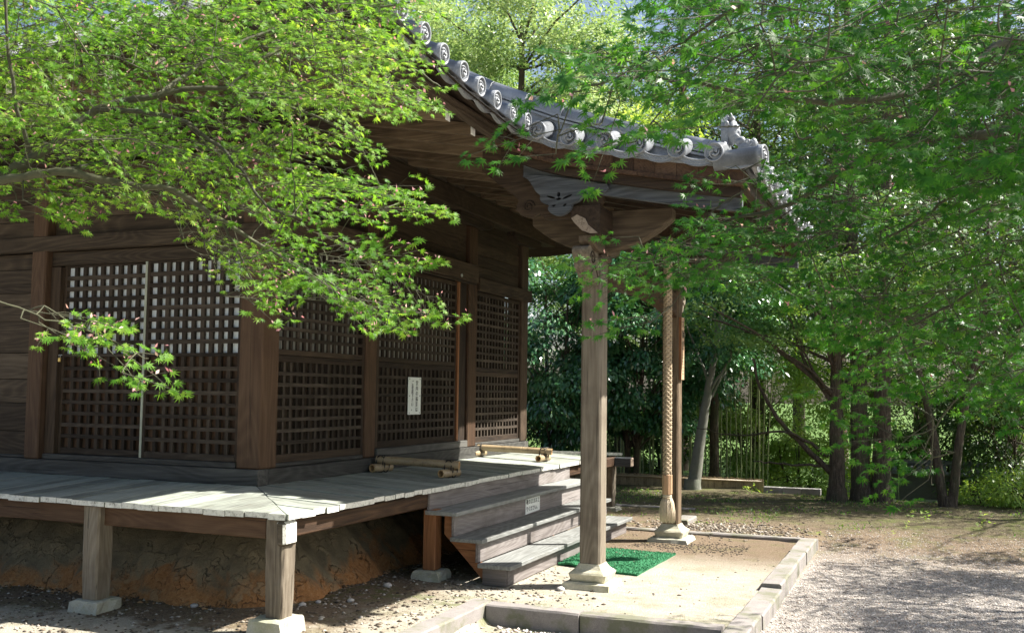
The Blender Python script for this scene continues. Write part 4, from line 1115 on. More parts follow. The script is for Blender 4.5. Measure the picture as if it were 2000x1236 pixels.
# padlock
e = empty('padlock', (-2.44, .04, 2.02), 'small brass padlock hanging on the left lattice door', 'padlock')
px_, pz_ = -2.425, 2.045
mb = MB(); mb.box(px_-.016, px_+.016, .030, .048, pz_-.035, pz_+.008, M_BRASS); mb.build('lock_body', e, .004)
mb = MB(); mb.tube([(px_-.010, .039, pz_+.006), (px_-.010, .039, pz_+.028), (px_, .039, pz_+.038), (px_+.010, .039, pz_+.028), (px_+.010, .039, pz_+.006)], .003, M_STEEL, 8); mb.tube([(px_-.03, .052, pz_+.034), (px_+.03, .04, pz_+.034)], .004, M_STEEL, 8); mb.build('shackle', e)

# --- bell rope with wooden sleeve and tassel
RX, RY = 2.87, 3.18
e = empty('bell_rope', (RX, RY, .42), 'thick braided hemp bell rope with square wooden sleeve and pale tassel hanging under the porch', 'rope')
def ropex(z): return RX + .0*(z)
mb = MB()
zb, zt_ = .92, 3.45
for s in range(8):
    ph = s*math.pi/4; d_ = 1 if s % 2 else -1; P = []
    n_ = 200
    for i in range(n_+1):
        z = zb+(zt_-zb)*i/n_; t = ph + d_*(z*2*math.pi/.20); rr = .031 + .006*math.cos(4*(z*2*math.pi/.20)+ph*4*(1 if s % 2 else 1))
        P.append((RX+rr*math.cos(t), RY+rr*math.sin(t), z))
    mb.tube(P, .0145, M_ROPE, 6)
mb.tube([(RX, RY, zb), (RX, RY, zt_)], .026, M_ROPE, 8)
mb.build('braided_rope', e)
mb = MB(); c = 8; P = [(RX+.055*math.cos(R(22.5+45*k)), RY+.055*math.sin(R(22.5+45*k))) for k in range(8)]; mb.prism(P, 2, .715, .92, wood('beige', 2)); mb.build('wooden_sleeve', e, .004)
mb = MB()
mb.tube([(RX, RY, .675), (RX, RY, .70), (RX, RY, .716)], [.045, .05, .04], M_TASSEL, 14)
for k in range(150):
    a = random.uniform(0, 6.283); q = math.sqrt(random.random()); r0 = .04*q; r1 = .075*q+random.uniform(0, .012)
    mb.tube([(RX+r0*math.cos(a), RY+r0*math.sin(a), .69), (RX+(r0+.35*(r1-r0)+.012)*math.cos(a), RY+(r0+.35*(r1-r0)+.012)*math.sin(a), .63), (RX+(r1)*math.cos(a+.05), RY+r1*math.sin(a+.05), .53), (RX+(r1+.004)*math.cos(a+.1), RY+(r1+.004)*math.sin(a+.1), random.uniform(.415, .45))], [.005, .0045, .004, .002], M_TASSEL, 4)
mb.tube([(RX+.048*math.cos(t), RY+.048*math.sin(t), .672) for t in np.linspace(0, 6.283, 18)], .006, M_ROPE, 6)
mb.build('tassel', e)

# ------------------------------------------------------------------ ground
def sm_(a, b, x): t = np.clip((x-a)/(b-a), 0, 1); return t*t*(3-2*t)
def vnoise(x, y, s, seed):
    """smooth value noise"""
    r_ = np.random.default_rng(seed); T = r_.random((64, 64)); X = x*s; Y = y*s
    xi = np.floor(X).astype(int); yi = np.floor(Y).astype(int); fx = X-xi; fy = Y-yi
    fx = fx*fx*(3-2*fx); fy = fy*fy*(3-2*fy); a = lambda i, j: T[(xi+i) % 64, (yi+j) % 64]
    return (a(0, 0)*(1-fx)+a(1, 0)*fx)*(1-fy)+(a(0, 1)*(1-fx)+a(1, 1)*fx)*fy - .5
KX0, KX1, KY0 = 2.05, 4.2, .44              # kerbed court in front of the porch
def gz(x, y):
    x = np.asarray(x, float); y = np.asarray(y, float)
    z = .02*vnoise(x, y, .6, 1)+.012*vnoise(x, y, 2.3, 2)+.008*vnoise(x, y, 7, 3)
    front = sm_(1.95, 2.13, x)*(1-sm_(.36, .44, y))                      # lower strip in front of the kerb
    z = z - .13*np.maximum(front, sm_(4.12, 4.17, x)*(1-sm_(5.2, 6.5, y))*.75)
    z = z - .04*sm_(-.2, -1.6, y)
    drop = sm_(10.75, 13.5, y + .10*(x-4)*0)*sm_(2.2, 3.4, x)
    z = z - 1.5*drop - .25*sm_(12, 16, y)*(1-drop)
    z = z + .04*sm_(6, 9.8, y)*sm_(1, 3, x)
    return z
def grid(x0, x1, y0, y1, n, m):
    X, Y = np.meshgrid(np.linspace(x0, x1, n), np.linspace(y0, y1, m)); Z = gz(X, Y)
    V = np.stack([X, Y, Z], -1).reshape(-1, 3); i = np.arange(n*m).reshape(m, n)
    F = np.stack([i[:-1, :-1], i[:-1, 1:], i[1:, 1:], i[1:, :-1]], -1).reshape(-1, 4)
    return V, F
def ground_mat():
    m, n, l, b = newmat('earth')
    tc = n.new('ShaderNodeTexCoord'); raw = tc.outputs['Object']
    sx = n.new('ShaderNodeSeparateXYZ'); l.new(raw, sx.inputs[0]); X, Y = sx.outputs[0], sx.outputs[1]
    big = noise(n, l, raw, .9, 5, .6); mid = noise(n, l, raw, 5, 6, .65); fine = noise(n, l, raw, 45, 5, .7); grit = noise(n, l, raw, 170, 3, .7)
    sand = ramp(n, l, math_(n, l, 'ADD', math_(n, l, 'MULTIPLY', mid, .5), math_(n, l, 'MULTIPLY', fine, .5)), [(.3, (.25, .22, .17)), (.5, (.40, .365, .30)), (.7, (.48, .45, .38))])
    dirt = ramp(n, l, math_(n, l, 'ADD', math_(n, l, 'MULTIPLY', fine, .6), math_(n, l, 'MULTIPLY', grit, .4)), [(.3, (.07, .05, .035)), (.5, (.17, .125, .085)), (.68, (.29, .235, .17))])
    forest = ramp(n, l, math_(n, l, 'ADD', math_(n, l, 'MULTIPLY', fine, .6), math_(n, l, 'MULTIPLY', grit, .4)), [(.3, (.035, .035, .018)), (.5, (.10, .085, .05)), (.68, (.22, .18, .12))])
    def band(v, a, b_):
        mr = n.new('ShaderNodeMapRange'); mr.interpolation_type = 'SMOOTHSTEP'; l.new(v, mr.inputs[0]); mr.inputs[1].default_value = a; mr.inputs[2].default_value = b_; return mr.outputs[0]
    wob = math_(n, l, 'MULTIPLY', math_(n, l, 'SUBTRACT', mid, .5), 1.2)
    Xw = math_(n, l, 'ADD', X, wob); Yw = math_(n, l, 'ADD', Y, wob)
    court = math_(n, l, 'MULTIPLY', band(Xw, 1.0, 1.7), math_(n, l, 'SUBTRACT', 1.0, band(Yw, 2.6, 4.2)))
    lf = math_(n, l, 'SUBTRACT', 1.0, band(Yw, -1.25, -1.0)); court = math_(n, l, 'MAXIMUM', court, lf)
    c = mixc(n, l, court, dirt, sand)
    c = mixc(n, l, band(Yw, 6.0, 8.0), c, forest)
    moss = math_(n, l, 'MULTIPLY', ramp(n, l, noise(n, l, raw, 2.2, 6, .7), [(.50, (0, 0, 0)), (.62, (1, 1, 1))]), math_(n, l, 'ADD', .25, math_(n, l, 'MULTIPLY', band(Y, 4.0, 8.5), .6)))
    edge = math_(n, l, 'MULTIPLY', math_(n, l, 'SUBTRACT', 1.0, band(math_(n, l, 'ABSOLUTE', math_(n, l, 'SUBTRACT', Y, .42)), .1, .45)), band(mid, .45, .6))
    moss = math_(n, l, 'MINIMUM', math_(n, l, 'ADD', moss, math_(n, l, 'MULTIPLY', edge, .7)), .9)
    c = mixc(n, l, moss, c, ramp(n, l, fine, [(.3, (.05, .07, .015)), (.7, (.15, .17, .05))]))
    gm_ = math_(n, l, 'MULTIPLY', band(X, 4.15, 4.22), math_(n, l, 'SUBTRACT', 1.0, band(Yw, 3.6, 6.2)))
    c = mixc(n, l, math_(n, l, 'MULTIPLY', gm_, .9), c, ramp(n, l, math_(n, l, 'ADD', math_(n, l, 'MULTIPLY', fine, .4), math_(n, l, 'MULTIPLY', grit, .6)), [(.3, (.13, .115, .10)), (.5, (.33, .30, .275)), (.68, (.50, .465, .43))]))
    far = band(Y, 11.2, 12.5)
    c = mixc(n, l, far, c, ramp(n, l, fine, [(.3, (.03, .06, .015)), (.7, (.12, .20, .05))]))
    l.new(c, b.inputs['Base Color']); b.inputs['Roughness'].default_value = .95; b.inputs['Specular IOR Level'].default_value = .15
    bump(n, l, math_(n, l, 'ADD', fine, math_(n, l, 'MULTIPLY', grit, .5)), .9, .02, b); return m
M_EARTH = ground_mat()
V1, F1 = grid(-4, 9, -3, 12, 261, 301)
# one sheet: the fine part, ringed by coarse skirts that reach the horizon
def skirt(x0, x1, y0, y1, n, m): return grid(x0, x1, y0, y1, n, m)
parts = [(V1, F1)]
for a in ((-160, -4, -3, 12, 40, 31), (9, 160, -3, 12, 40, 31), (-160, 160, 12, 260, 80, 60), (-160, 160, -160, -3, 80, 30)): parts.append(skirt(*a))
VV = []; FF = []; o_ = 0
for v_, f_ in parts: VV.append(v_); FF.append(f_+o_); o_ += len(v_)
VV = np.concatenate(VV); FF = np.concatenate(FF)
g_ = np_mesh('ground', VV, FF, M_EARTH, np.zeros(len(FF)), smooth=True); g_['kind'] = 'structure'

# gravel, grit and litter: many small stones
def stones(name, X, Y, S, mat, label, cat, flat=.6, tint=None, kind='stuff', zoff=.0):
    n = len(X); base = np.array([(1, 0, 0), (0, 1, 0), (-1, 0, 0), (0, -1, 0), (0, 0, 1), (0, 0, -.6), (.6, .6, .35), (-.55, .6, -.1)])[:6]
    Fb = np.array([(0, 1, 4), (1, 2, 4), (2, 3, 4), (3, 0, 4), (1, 0, 5), (2, 1, 5), (3, 2, 5), (0, 3, 5)])
    a = rng.random(n)*6.283; ca, sa = np.cos(a), np.sin(a)
    sc = S[:, None]*(.65+.7*rng.random((n, 3))); sc[:, 2] *= flat
    V = base[None]*sc[:, None, :] + rng.normal(0, .12, (n, 6, 3))*S[:, None, None]*np.array([1, 1, .5])
    x = V[..., 0]*ca[:, None]-V[..., 1]*sa[:, None]; y = V[..., 0]*sa[:, None]+V[..., 1]*ca[:, None]
    V = np.stack([x+X[:, None], y+Y[:, None], V[..., 2]+(gz(X, Y)+S*flat*.25+zoff)[:, None]], -1).reshape(-1, 3)
    F = (Fb[None]+(np.arange(n)*6)[:, None, None]).reshape(-1, 3)
    t = np.repeat(rng.random(n) if tint is None else tint, 8)
    o_ = np_mesh(name, V, F, mat, t); tag(o_, label, cat, kind=kind); return o_
def gravmat(name, stops):
    m, n, l, b = newmat(name); a_ = n.new('ShaderNodeAttribute'); a_.attribute_name = 'tint'
    r = ramp(n, l, a_.outputs['Fac'], stops); l.new(r, b.inputs['Base Color']); b.inputs['Roughness'].default_value = .85; return m
M_GRAV = gravmat('pale_gravel', [(0, (.17, .13, .11)), (.15, (.34, .30, .265)), (.6, (.54, .49, .455)), (.9, (.70, .66, .62)), (1, (.42, .27, .18))])
M_GRIT = gravmat('brown_grit', [(0, (.04, .03, .022)), (.4, (.13, .10, .07)), (.8, (.28, .24, .19)), (1, (.46, .43, .38))])
M_CLOD = gravmat('clay_clods', [(0, (.08, .05, .03)), (.5, (.22, .13, .06)), (1, (.40, .24, .12))])
n = 130000
X = rng.uniform(4.15, 9.0, n); Y = -2.5+9.8*rng.random(n)**1.25
k = (X > 4.18) & (rng.random(n) < np.clip(1.25-(Y-2.6)/3.6, .04, 1))
X, Y = X[k], Y[k]; stones('gravel', X, Y, rng.uniform(.004, .0105, len(X)), M_GRAV, 'pale grey gravel right of the stone kerb', 'gravel')
n = 16000
X = rng.uniform(-2.5, 9, n); Y = rng.uniform(-1.6, 10.6, n)
court = (X > 2.05) & (X < 4.15) & (Y > .4) & (Y < 5.4)
k = ~(court & (rng.random(n) < .88)) & ~((X < .5) & (Y > -.35)) & (rng.random(n) < np.where((X < 2.1) & (Y > -1), 1.0, .75))
X, Y = X[k], Y[k]; stones('grit', X, Y, rng.uniform(.005, .014, len(X)), M_GRIT, 'brown grit and leaf litter scattered over the earth', 'litter', .5)
n = 4200; X = rng.normal(2.5, 1.0, n)*.55+rng.uniform(-.4, .4, n)*0+rng.uniform(-4.0, .9, n); Y = rng.uniform(-1.7, 2.2, n); k = (X > .5-.0*Y) | (Y < -.5)
X, Y = X[k], Y[k]; stones('pebbles', X, Y, rng.uniform(.006, .024, len(X)), M_GRIT, 'pebbles and dead leaves under the veranda', 'pebbles', .5)
n = 1600; t_ = rng.random(n); X = np.where(t_ < .5, -4.2+4.2*rng.random(n)*1.0, .50+rng.normal(0, .05, n)); Y = np.where(t_ < .5, -.55+rng.normal(0, .06, n), -.4+6*rng.random(n))
stones('clods', X, Y, rng.uniform(.008, .030, n), M_CLOD, 'clods of clay fallen along the foot of the mound', 'clods', .6)
n = 420; X = rng.uniform(2.2, 3.95, n); Y = .28-rng.random(n)**1.4*.8; stones('rubble', X, Y, rng.uniform(.010, .028, n), M_GRAV, 'white chips lying below the front kerb', 'pebbles', .6)
n = 1400; X = 2.9+rng.normal(0, .55, n); Y = 6.0+rng.normal(0, .35, n); stones('rubble', X, Y, rng.uniform(.010, .026, n), M_GRIT, 'grey rubble along the back kerb of the court', 'pebbles', .6)
n = 700; X = 2.2+rng.random(n)*1.3; Y = 4.35+rng.normal(0, .22, n); stones('leaf_litter', X, Y, rng.uniform(.006, .016, n), M_GRIT, 'dark litter round the far pillar slab', 'litter', .5, rng.random(n)*.3)
for q, s_, lab in (((on(380, 1180, 2, .01)), .035, 'dark stone lying in the shade between the two veranda posts'), (on(590, 1180, 2, .01), .032, 'white stone in the shade right of the corner post'), (on(622, 1175, 2, .01), .028, 'small grey-blue stone in the shade right of the corner post'), (on(685, 1173, 2, .01), .035, 'pale angular stone near the shadow edge under the veranda'), (on(757, 1144, 2, .01), .042, 'flat pale stone before the reddish step post'), (on(1095, 1148, 2, .01), .045, 'dark round stone beside the near pillar slab')):
    m_ = MB(); blob(m_, (q[0], q[1], float(gz(q[0], q[1]))+s_*.25), (s_, s_*.8, s_*.55), M_PEBBLE, random.random()*3, 9, 6, .16); tag(m_.build('stone'), lab, 'stone')

# --- kerb stones
def kerb(x0, x1, y0, y1, z1, label, zb=-.16):
    m_ = MB(); lx, ly = x1-x0, y1-y0; n_ = max(2, int(max(lx, ly)/.12)); ax = 0 if lx > ly else 1
    V = []; c = .014
    for i in range(n_+1):
        t = i/n_
        for a, b in ((0, zb), (0, z1-c), (c/ (ly if ax == 0 else lx), z1), (1-c/(ly if ax == 0 else lx), z1), (1, z1-c), (1, zb)):
            j = random.uniform(-.004, .004)
            if ax == 0: V.append((x0+lx*t, y0+ly*a+j, b+random.uniform(-.003, .003)))
            else: V.append((x0+lx*a+j, y0+ly*t, b+random.uniform(-.003, .003)))
    F = [(i*6+j, i*6+j+1, i*6+j+7, i*6+j+6) for i in range(n_) for j in range(5)] + [tuple(range(6)), tuple(n_*6+j for j in range(5, -1, -1))]
    m_.add(V, F, M_KERB); return tag(m_.build('kerb_stone'), label, 'kerb stone', 'stone kerbs around the court')
KZ = .035
kerb(2.06, 2.86, .33, .49, KZ, 'left stone of the front kerb, beside the corner')
kerb(2.87, 3.98, .345, .50, KZ-.004, 'right stone of the front kerb, reaching the long right kerb')
kerb(1.87, 2.05, -1.75, .485, KZ+.003, 'sunlit kerb stone running from the corner towards the viewer')
ye = [-1.6, -.1, .95, 2.1, 3.2, 4.2, 5.28]
nm = ['nearest stone of the long right kerb, cut by the picture edge', 'second stone of the long right kerb, pale in the sun', 'third stone of the long right kerb, where its outer edge steps', 'fourth stone of the long right kerb beside the gravel', 'fifth stone of the long right kerb in dappled shade', 'farthest stone of the long right kerb at the corner']
for i, (a, b) in enumerate(zip(ye[:-1], ye[1:])): kerb(4.0+random.uniform(-.01, .01), 4.19+random.uniform(-.012, .012), a+.004, b-.004, KZ+.03*(a > 1)+random.uniform(-.004, .004), nm[i])
kerb(2.9, 4.19, 5.30, 5.43, .045, 'back kerb stone joining the long right kerb at its far corner')
kerb(1.5, 2.89, 5.31, 5.43, .04, 'back kerb stone behind the far pillar')
kerb(2.2, 2.42, 6.15, 6.75, .07, 'rough squared stone lying behind the far pillar')
kerb(-.9, 2.12, 7.9, 8.03, .03, 'thin long kerb stone far behind beyond the veranda')

# --- green mat of artificial turf, slightly rucked
mc = [on(1090, 1099, 2, .02), on(1245, 1120, 2, .02), on(1320, 1079, 2, .02), on(1150, 1066, 2, .02)]
N, M_ = 60, 48; V = []; T_ = []
for j in range(M_+1):
    for i in range(N+1):
        u, v_ = i/N, j/M_
        p = (mc[0]*(1-u)+mc[1]*u)*(1-v_)+(mc[3]*(1-u)+mc[2]*u)*v_
        z = float(gz(p[0], p[1]))+.018 + .028*math.exp(-((v_-.42-.25*(u-.5))/.08)**2)*max(0, 1-((u-.55)/.45)**2) + .02*math.exp(-((u-.15)/.10)**2)*(1-v_) + random.uniform(0, .005)
        V.append((p[0], p[1], z))
F = [(j*(N+1)+i, j*(N+1)+i+1, (j+1)*(N+1)+i+1, (j+1)*(N+1)+i) for j in range(M_) for i in range(N)]
M_TURF = plain('green_turf', (.020, .155, .062), .95, 0, .35, 60, 1.0, 420)
m_ = MB(); m_.add(V, F, M_TURF, .5, True)
E_ = []
rim = [i for i in range(N+1)] + [j*(N+1)+N for j in range(1, M_+1)] + [M_*(N+1)+i for i in range(N-1, -1, -1)] + [j*(N+1) for j in range(M_-1, 0, -1)]
V2 = [V[i] for i in rim]+[(V[i][0], V[i][1], V[i][2]-.022) for i in rim]; k = len(rim)
m_.add(V2, [(i, (i+1) % k, k+(i+1) % k, k+i) for i in range(k)], M_TURF, .3)
# pile tufts
VT = []; FT = []
va = np.array(V)
for q in range(9000):
    i = random.randrange(len(V)); x, y, z = V[i]; x += random.uniform(-.012, .012); y += random.uniform(-.012, .012); a = random.random()*3.14; h = random.uniform(.006, .013)
    dx, dy = .004*math.cos(a), .004*math.sin(a); lx_, ly_ = random.uniform(-.006, .006), random.uniform(-.006, .006)
    b = len(VT); VT += [(x-dx, y-dy, z-.002), (x+dx, y+dy, z-.002), (x+lx_, y+ly_, z+h)]; FT.append((b, b+1, b+2))
m_.add(VT, FT, M_TURF, .6)
tag(m_.build('turf_mat', recalc=False), 'bright green artificial turf mat lying before the steps behind the near pillar', 'mat')
for i in range(26):
    u, v_ = random.random(), random.random(); p = (mc[0]*(1-u)+mc[1]*u)*(1-v_)+(mc[3]*(1-u)+mc[2]*u)*v_
n = 60; U_, W_ = rng.random(n), rng.random(n); P_ = (np.outer(1-U_, mc[0])+np.outer(U_, mc[1]))*(1-W_)[:, None]+(np.outer(1-U_, mc[3])+np.outer(U_, mc[2]))*W_[:, None]
stones('fallen_leaves', P_[:, 0], P_[:, 1], rng.uniform(.006, .012, n), M_GRIT, 'small dead leaves scattered on the green mat', 'fallen leaves', .5, None, 'stuff', .032)
# ------------------------------------------------------------------ foliage tools
def norm(a): return a/(np.linalg.norm(a, axis=-1, keepdims=True)+1e-9)
def star():
    tips = [(0, 1.0), (36, .93), (72, .72), (118, .40)]
    P = [(0.0, 0.0)]
    half = []
    for i, (a, r) in enumerate(tips):
        half.append((a, r))
        if i < len(tips)-1: half.append(((a+tips[i+1][0])/2, .30-.035*i))
    full = [(a, r) for a, r in half] + [(180, .10)] + [(-a, r) for a, r in half[::-1] if a > 0]
    for a, r in full: P.append((r*math.cos(R(a)), r*math.sin(R(a))))
    P = np.array(P); z = -.20*(P**2).sum(1) + .04*np.abs(np.sin(np.arange(len(P))*2.1))
    V = np.column_stack([P, z]); n = len(P)-1
    F = np.array([(0, 1+i, 1+(i+1) % n) for i in range(n)])
    return V, F
STAR = star()
STAR5 = None
def star5():
    full = []
    for a, r in ((0, 1.0), (55, .82), (108, .5)): full.append((a, r))
    seq = [(0, 1.0), (28, .32), (55, .82), (82, .3), (108, .5), (180, .1), (-108, .5), (-82, .3), (-55, .82), (-28, .32)]
    P = np.array([(0, 0)]+[(r*math.cos(R(a)), r*math.sin(R(a))) for a, r in seq]); V = np.column_stack([P, -.2*(P**2).sum(1)])
    n = len(seq); return V, np.array([(0, 1+i, 1+(i+1) % n) for i in range(n)])
STAR5 = star5()
QUAD = (np.array([(0, 0, 0), (.45, .22, .03), (1, 0, -.10), (.45, -.22, .03)]), np.array([(0, 1, 2, 3)]))
def put_leaves(pos, dr, nr, size, tpl):
    """instances of a leaf template as real faces"""
    T, F = tpl; dr = norm(dr); nr = nr - dr*(nr*dr).sum(-1, keepdims=True); nr = norm(nr); sd = np.cross(nr, dr)
    V = pos[:, None, :] + size[:, None, None]*(T[None, :, 0:1]*dr[:, None, :] + T[None, :, 1:2]*sd[:, None, :] + T[None, :, 2:3]*nr[:, None, :])
    n = len(pos); Fo = F[None] + (np.arange(n)*len(T))[:, None, None]
    return V.reshape(-1, 3), Fo.reshape(-1, F.shape[1]), len(F)
def inpoly(poly, x, y):
    c = False; j = len(poly)-1
    for i in range(len(poly)):
        (xi, yi), (xj, yj) = poly[i], poly[j]
        if (yi > y) != (yj > y) and x < (xj-xi)*(y-yi)/(yj-yi)+xi: c = not c
        j = i
    return c
def pix(p):
    d = p-CAM; z = d@fw; return PPX+FPX*(d@rt)/z, PPY-FPX*(d@up)/z, z

class Foliage:
    def __init__(s): s.p = []; s.d = []; s.n = []; s.s = []; s.kp = []; s.kd = []; s.kn = []; s.ks = []; s.tw = MB()
def spray(F, o, d, nr, Ls, size, keys=.0, density=1.0):
    """flat fan of opposite twigs and leaves"""
    d = d/np.linalg.norm(d); nr = nr-d*(nr@d); nr /= np.linalg.norm(nr); sd = np.cross(nr, d)
    N = max(3, int(Ls/.062)); axis = [o]
    bend = rng.normal(0, .10); droop = rng.uniform(.02, .16)
    for i in range(1, N+1):
        t = i/N; axis.append(o + d*Ls*t + sd*bend*Ls*t*t - np.array([0, 0, droop*Ls*t*t]))
    F.tw.tube(axis[::2] if len(axis) % 2 else axis[::2]+[axis[-1]], [.0022*(1-.7*k/max(1, (len(axis)//2))) for k in range(len(axis[::2] if len(axis) % 2 else axis[::2]+[axis[-1]]))], M_TWIG, 3, False)
    def leaf(p, dd, s_):
        F.p.append(p); F.d.append(dd + rng.normal(0, .16, 3) - np.array([0, 0, rng.uniform(.05, .5)])); F.n.append(nr*.8 - fw*rng.uniform(0, 1.1) + rng.normal(0, .33, 3)); F.s.append(s_*rng.choice((rng.uniform(.5, .8), rng.uniform(.75, 1.1), rng.uniform(.9, 1.3))))
    for i in range(1, N+1):
        t = i/N; p = axis[i]
        for s_ in (-1, 1):
            ln_ = (.42*(1-t)**.8+.07)*Ls*rng.uniform(.7, 1.15)
            td = norm(d*.75 + sd*s_*rng.uniform(.6, 1.0) + nr*rng.normal(0, .15)); q = p+td*ln_-np.array([0, 0, .10*ln_])
            if ln_ > .08: F.tw.tube([p, p*.45+q*.55+nr*.004, q], [.0012, .001, .0007], M_TWIG, 3, False)
            k = max(1, int(ln_/.052))
            for j in range(k):
                if rng.random() > density: continue
                u = (j+1)/k; pp = p+(q-p)*u; ts = np.cross(nr, td)
                for s2 in (-1, 1): leaf(pp+(td*.35+ts*s2*.9)*size*.35, td*.75+ts*s2*rng.uniform(.5, 1.1), size)
            leaf(q, td, size)
            if keys and rng.random() < keys:
                for s2 in (-1, 1):
                    F.kp.append(q+rng.normal(0, .012, 3)+nr*.012); F.kd.append(sd*s2+nr*.6+rng.normal(0, .4, 3)); F.kn.append(rng.normal(0, 1, 3)); F.ks.append(rng.uniform(.016, .026))
    leaf(axis[-1], d, size)
def nearest_on(limbs, p):
    best = None
    for L_ in limbs:
        for k in range(len(L_)-1):
            a, b = L_[k], L_[k+1]; ab = b-a; t = np.clip((p-a)@ab/(ab@ab+1e-9), 0, 1); q = a+ab*t; dd = np.linalg.norm(p-q)
            if best is None or dd < best[0]: best = (dd, q)
    return best
def fill(F, limbs, poly, n, dr, size, lean, Ls=(.28, .5), keys=0.0, tries=40, reach=1.6, density=1.0, tilt=.45, strict=True):
    xs_ = [q[0] for q in poly]; ys_ = [q[1] for q in poly]; done = 0
    for _ in range(n*tries):
        if done >= n: break
        x, y = rng.uniform(min(xs_), max(xs_)), rng.uniform(min(ys_), max(ys_))
        if not inpoly(poly, x, y): continue
        dep = dr(x, y); p = at(x, y, dep); ln_ = rng.uniform(*Ls)
        nb = nearest_on(limbs, p); away = norm(p-nb[1]); dirv = norm(lean + .55*away + rng.normal(0, .30, 3)); dirv[2] = dirv[2]*.5-.05; dirv = norm(dirv)
        tip = p+dirv*ln_*.5; o = p-dirv*ln_*.5; tx, ty, tz = pix(tip)
        if strict and not (inpoly(poly, tx, ty)): continue
        nr = norm(np.array([0, 0, 1.0]) - fw*rng.uniform(-.15, tilt*1.6) + rng.normal(0, .22, 3))
        spray(F, o, dirv, nr, ln_, size, keys, density)
        nb = nearest_on(limbs, o)
        if nb[0] > .03:
            m_ = (nb[1]+o)/2 + rng.normal(0, .05, 3)*nb[0]; F.tw.tube([nb[1], nb[1]*.35+m_*.65, m_*.35+o*.65, o], [.0030, .0026, .0022, .0018], M_TWIG, 4, False)
            limbs.append([nb[1], m_, o])
        done += 1
def finish(F, root, leaf_m, leafname='leaves', tpl=None):
    P = np.array(F.p); V, Fa, k = put_leaves(P, np.array(F.d), np.array(F.n), np.array(F.s), tpl or STAR)
    t = np.repeat(np.clip(rng.normal(.5, .22, len(P)) + .25*np.sin(P[:, 0]*3.1+P[:, 1]*2.3)*np.cos(P[:, 2]*4), 0, 1), k)
    np_mesh('foliage', V, Fa, leaf_m, t, root); 
    if F.kp:
        V, Fa, k = put_leaves(np.array(F.kp), np.array(F.kd), np.array(F.kn), np.array(F.ks), QUAD)
        np_mesh('winged_seeds', V, Fa, M_KEYS, np.repeat(rng.random(len(F.kp)), k), root)['kind'] = 'stuff'
    F.tw.build('twigs', root, recalc=False)
def limb(mb, pts, r0, r1, mat, seg=8, wob=0.0):
    pts = [np.array(p, float) for p in pts]; Q = []
    for i in range(len(pts)-1):
        p0, p1, p2, p3 = pts[max(i-1, 0)], pts[i], pts[i+1], pts[min(i+2, len(pts)-1)]
        for k in range(6):
            t = k/6; Q.append(.5*((2*p1)+(-p0+p2)*t+(2*p0-5*p1+4*p2-p3)*t*t+(-p0+3*p1-3*p2+p3)*t**3)+rng.normal(0, wob, 3))
    Q.append(pts[-1]); n = len(Q)
    mb.tube(Q, [r0+(r1-r0)*(i/(n-1))**.8 for i in range(n)], mat, seg, False); return Q

# ------------------------------------------------------------------ near maple on the left
root = empty('maple_tree', tuple(at(-900, 1200, 4.2)*np.array([1, 1, 0])), 'near maple reaching in from the left with fresh light green star leaves and pink seeds', 'tree')
tr = MB(); lims = []
def LL(pts, r0, r1, far=None, mb=None):
    q = limb(mb if mb is not None else tr, [at(*p) for p in pts], r0, r1, M_TWIG, 8, .003); lims.append(q); return q
base = np.array(root.location)
fork = at(-330, 470, 4.2)
limb(tr, [base, base+np.array([.05, .05, .8]), (base+fork)/2+np.array([.05, 0, .1]), fork, fork+np.array([-.25, .1, .9]), fork+np.array([-.3, .3, 2.0])], .12, .02, M_BARK, 12, .004)
LL([(-330, 470, 4.2), (-120, 395, 4.2), (0, 345, 4.2), (90, 292, 4.2), (190, 215, 4.25), (310, 185, 4.3), (450, 172, 4.4), (560, 205, 4.5), (690, 260, 4.6)], .034, .005)
LL([(-330, 470, 4.2), (-120, 372, 4.1), (0, 352, 4.1), (130, 338, 4.1), (250, 362, 4.15), (340, 372, 4.2), (430, 430, 4.25), (520, 485, 4.3), (620, 540, 4.35), (720, 600, 4.4)], .026, .004)
LL([(190, 215, 4.25), (320, 225, 4.1), (400, 265, 4.05), (470, 330, 4.0), (520, 400, 3.95), (590, 430, 3.95)], .012, .004)
LL([(60, 305, 4.2), (35, 215, 4.1), (18, 110, 4.05), (8, -40, 4.0)], .011, .005)
LL([(310, 185, 4.3), (400, 120, 4.6), (500, 70, 4.8), (640, 30, 5.0), (800, 5, 5.1)], .012, .005)
LL([(450, 172, 4.4), (560, 90, 4.6), (700, 95, 4.8), (800, 130, 4.9), (860, 170, 5.0)], .011, .004)
LL([(0, 352, 4.1), (180, 322, 4.4), (330, 285, 4.7), (450, 300, 4.9), (560, 330, 5.1), (700, 380, 5.2), (810, 390, 5.3)], .014, .004)
LL([(430, 430, 4.25), (470, 500, 4.3), (500, 560, 4.35)], .007, .003)
LL([(-330, 470, 4.2), (-200, 560, 3.4), (-60, 580, 3.1), (0, 590, 3.1), (110, 628, 3.15), (210, 660, 3.2), (290, 700, 3.25)], .005, .0015)
LL([(-120, 395, 4.2), (-60, 200, 4.6), (60, 60, 5.0), (200, -20, 5.2)], .014, .005)
tr.build('trunk', root, recalc=False)
PL = [(-150, -60), (850, -60), (835, 60), (868, 120), (893, 180), (870, 232), (790, 225), (768, 250), (768, 300), (735, 330), (770, 340), (868, 395), (850, 425), (770, 418), (720, 440), (700, 470), (815, 490), (800, 550), (885, 603), (830, 612), (800, 655), (745, 662), (690, 612), (620, 575), (560, 575), (500, 600), (450, 560), (430, 505), (350, 430), (250, 385), (140, 385), (135, 435), (60, 410), (-150, 420)]
RTV = rt*1.0
F = Foliage()
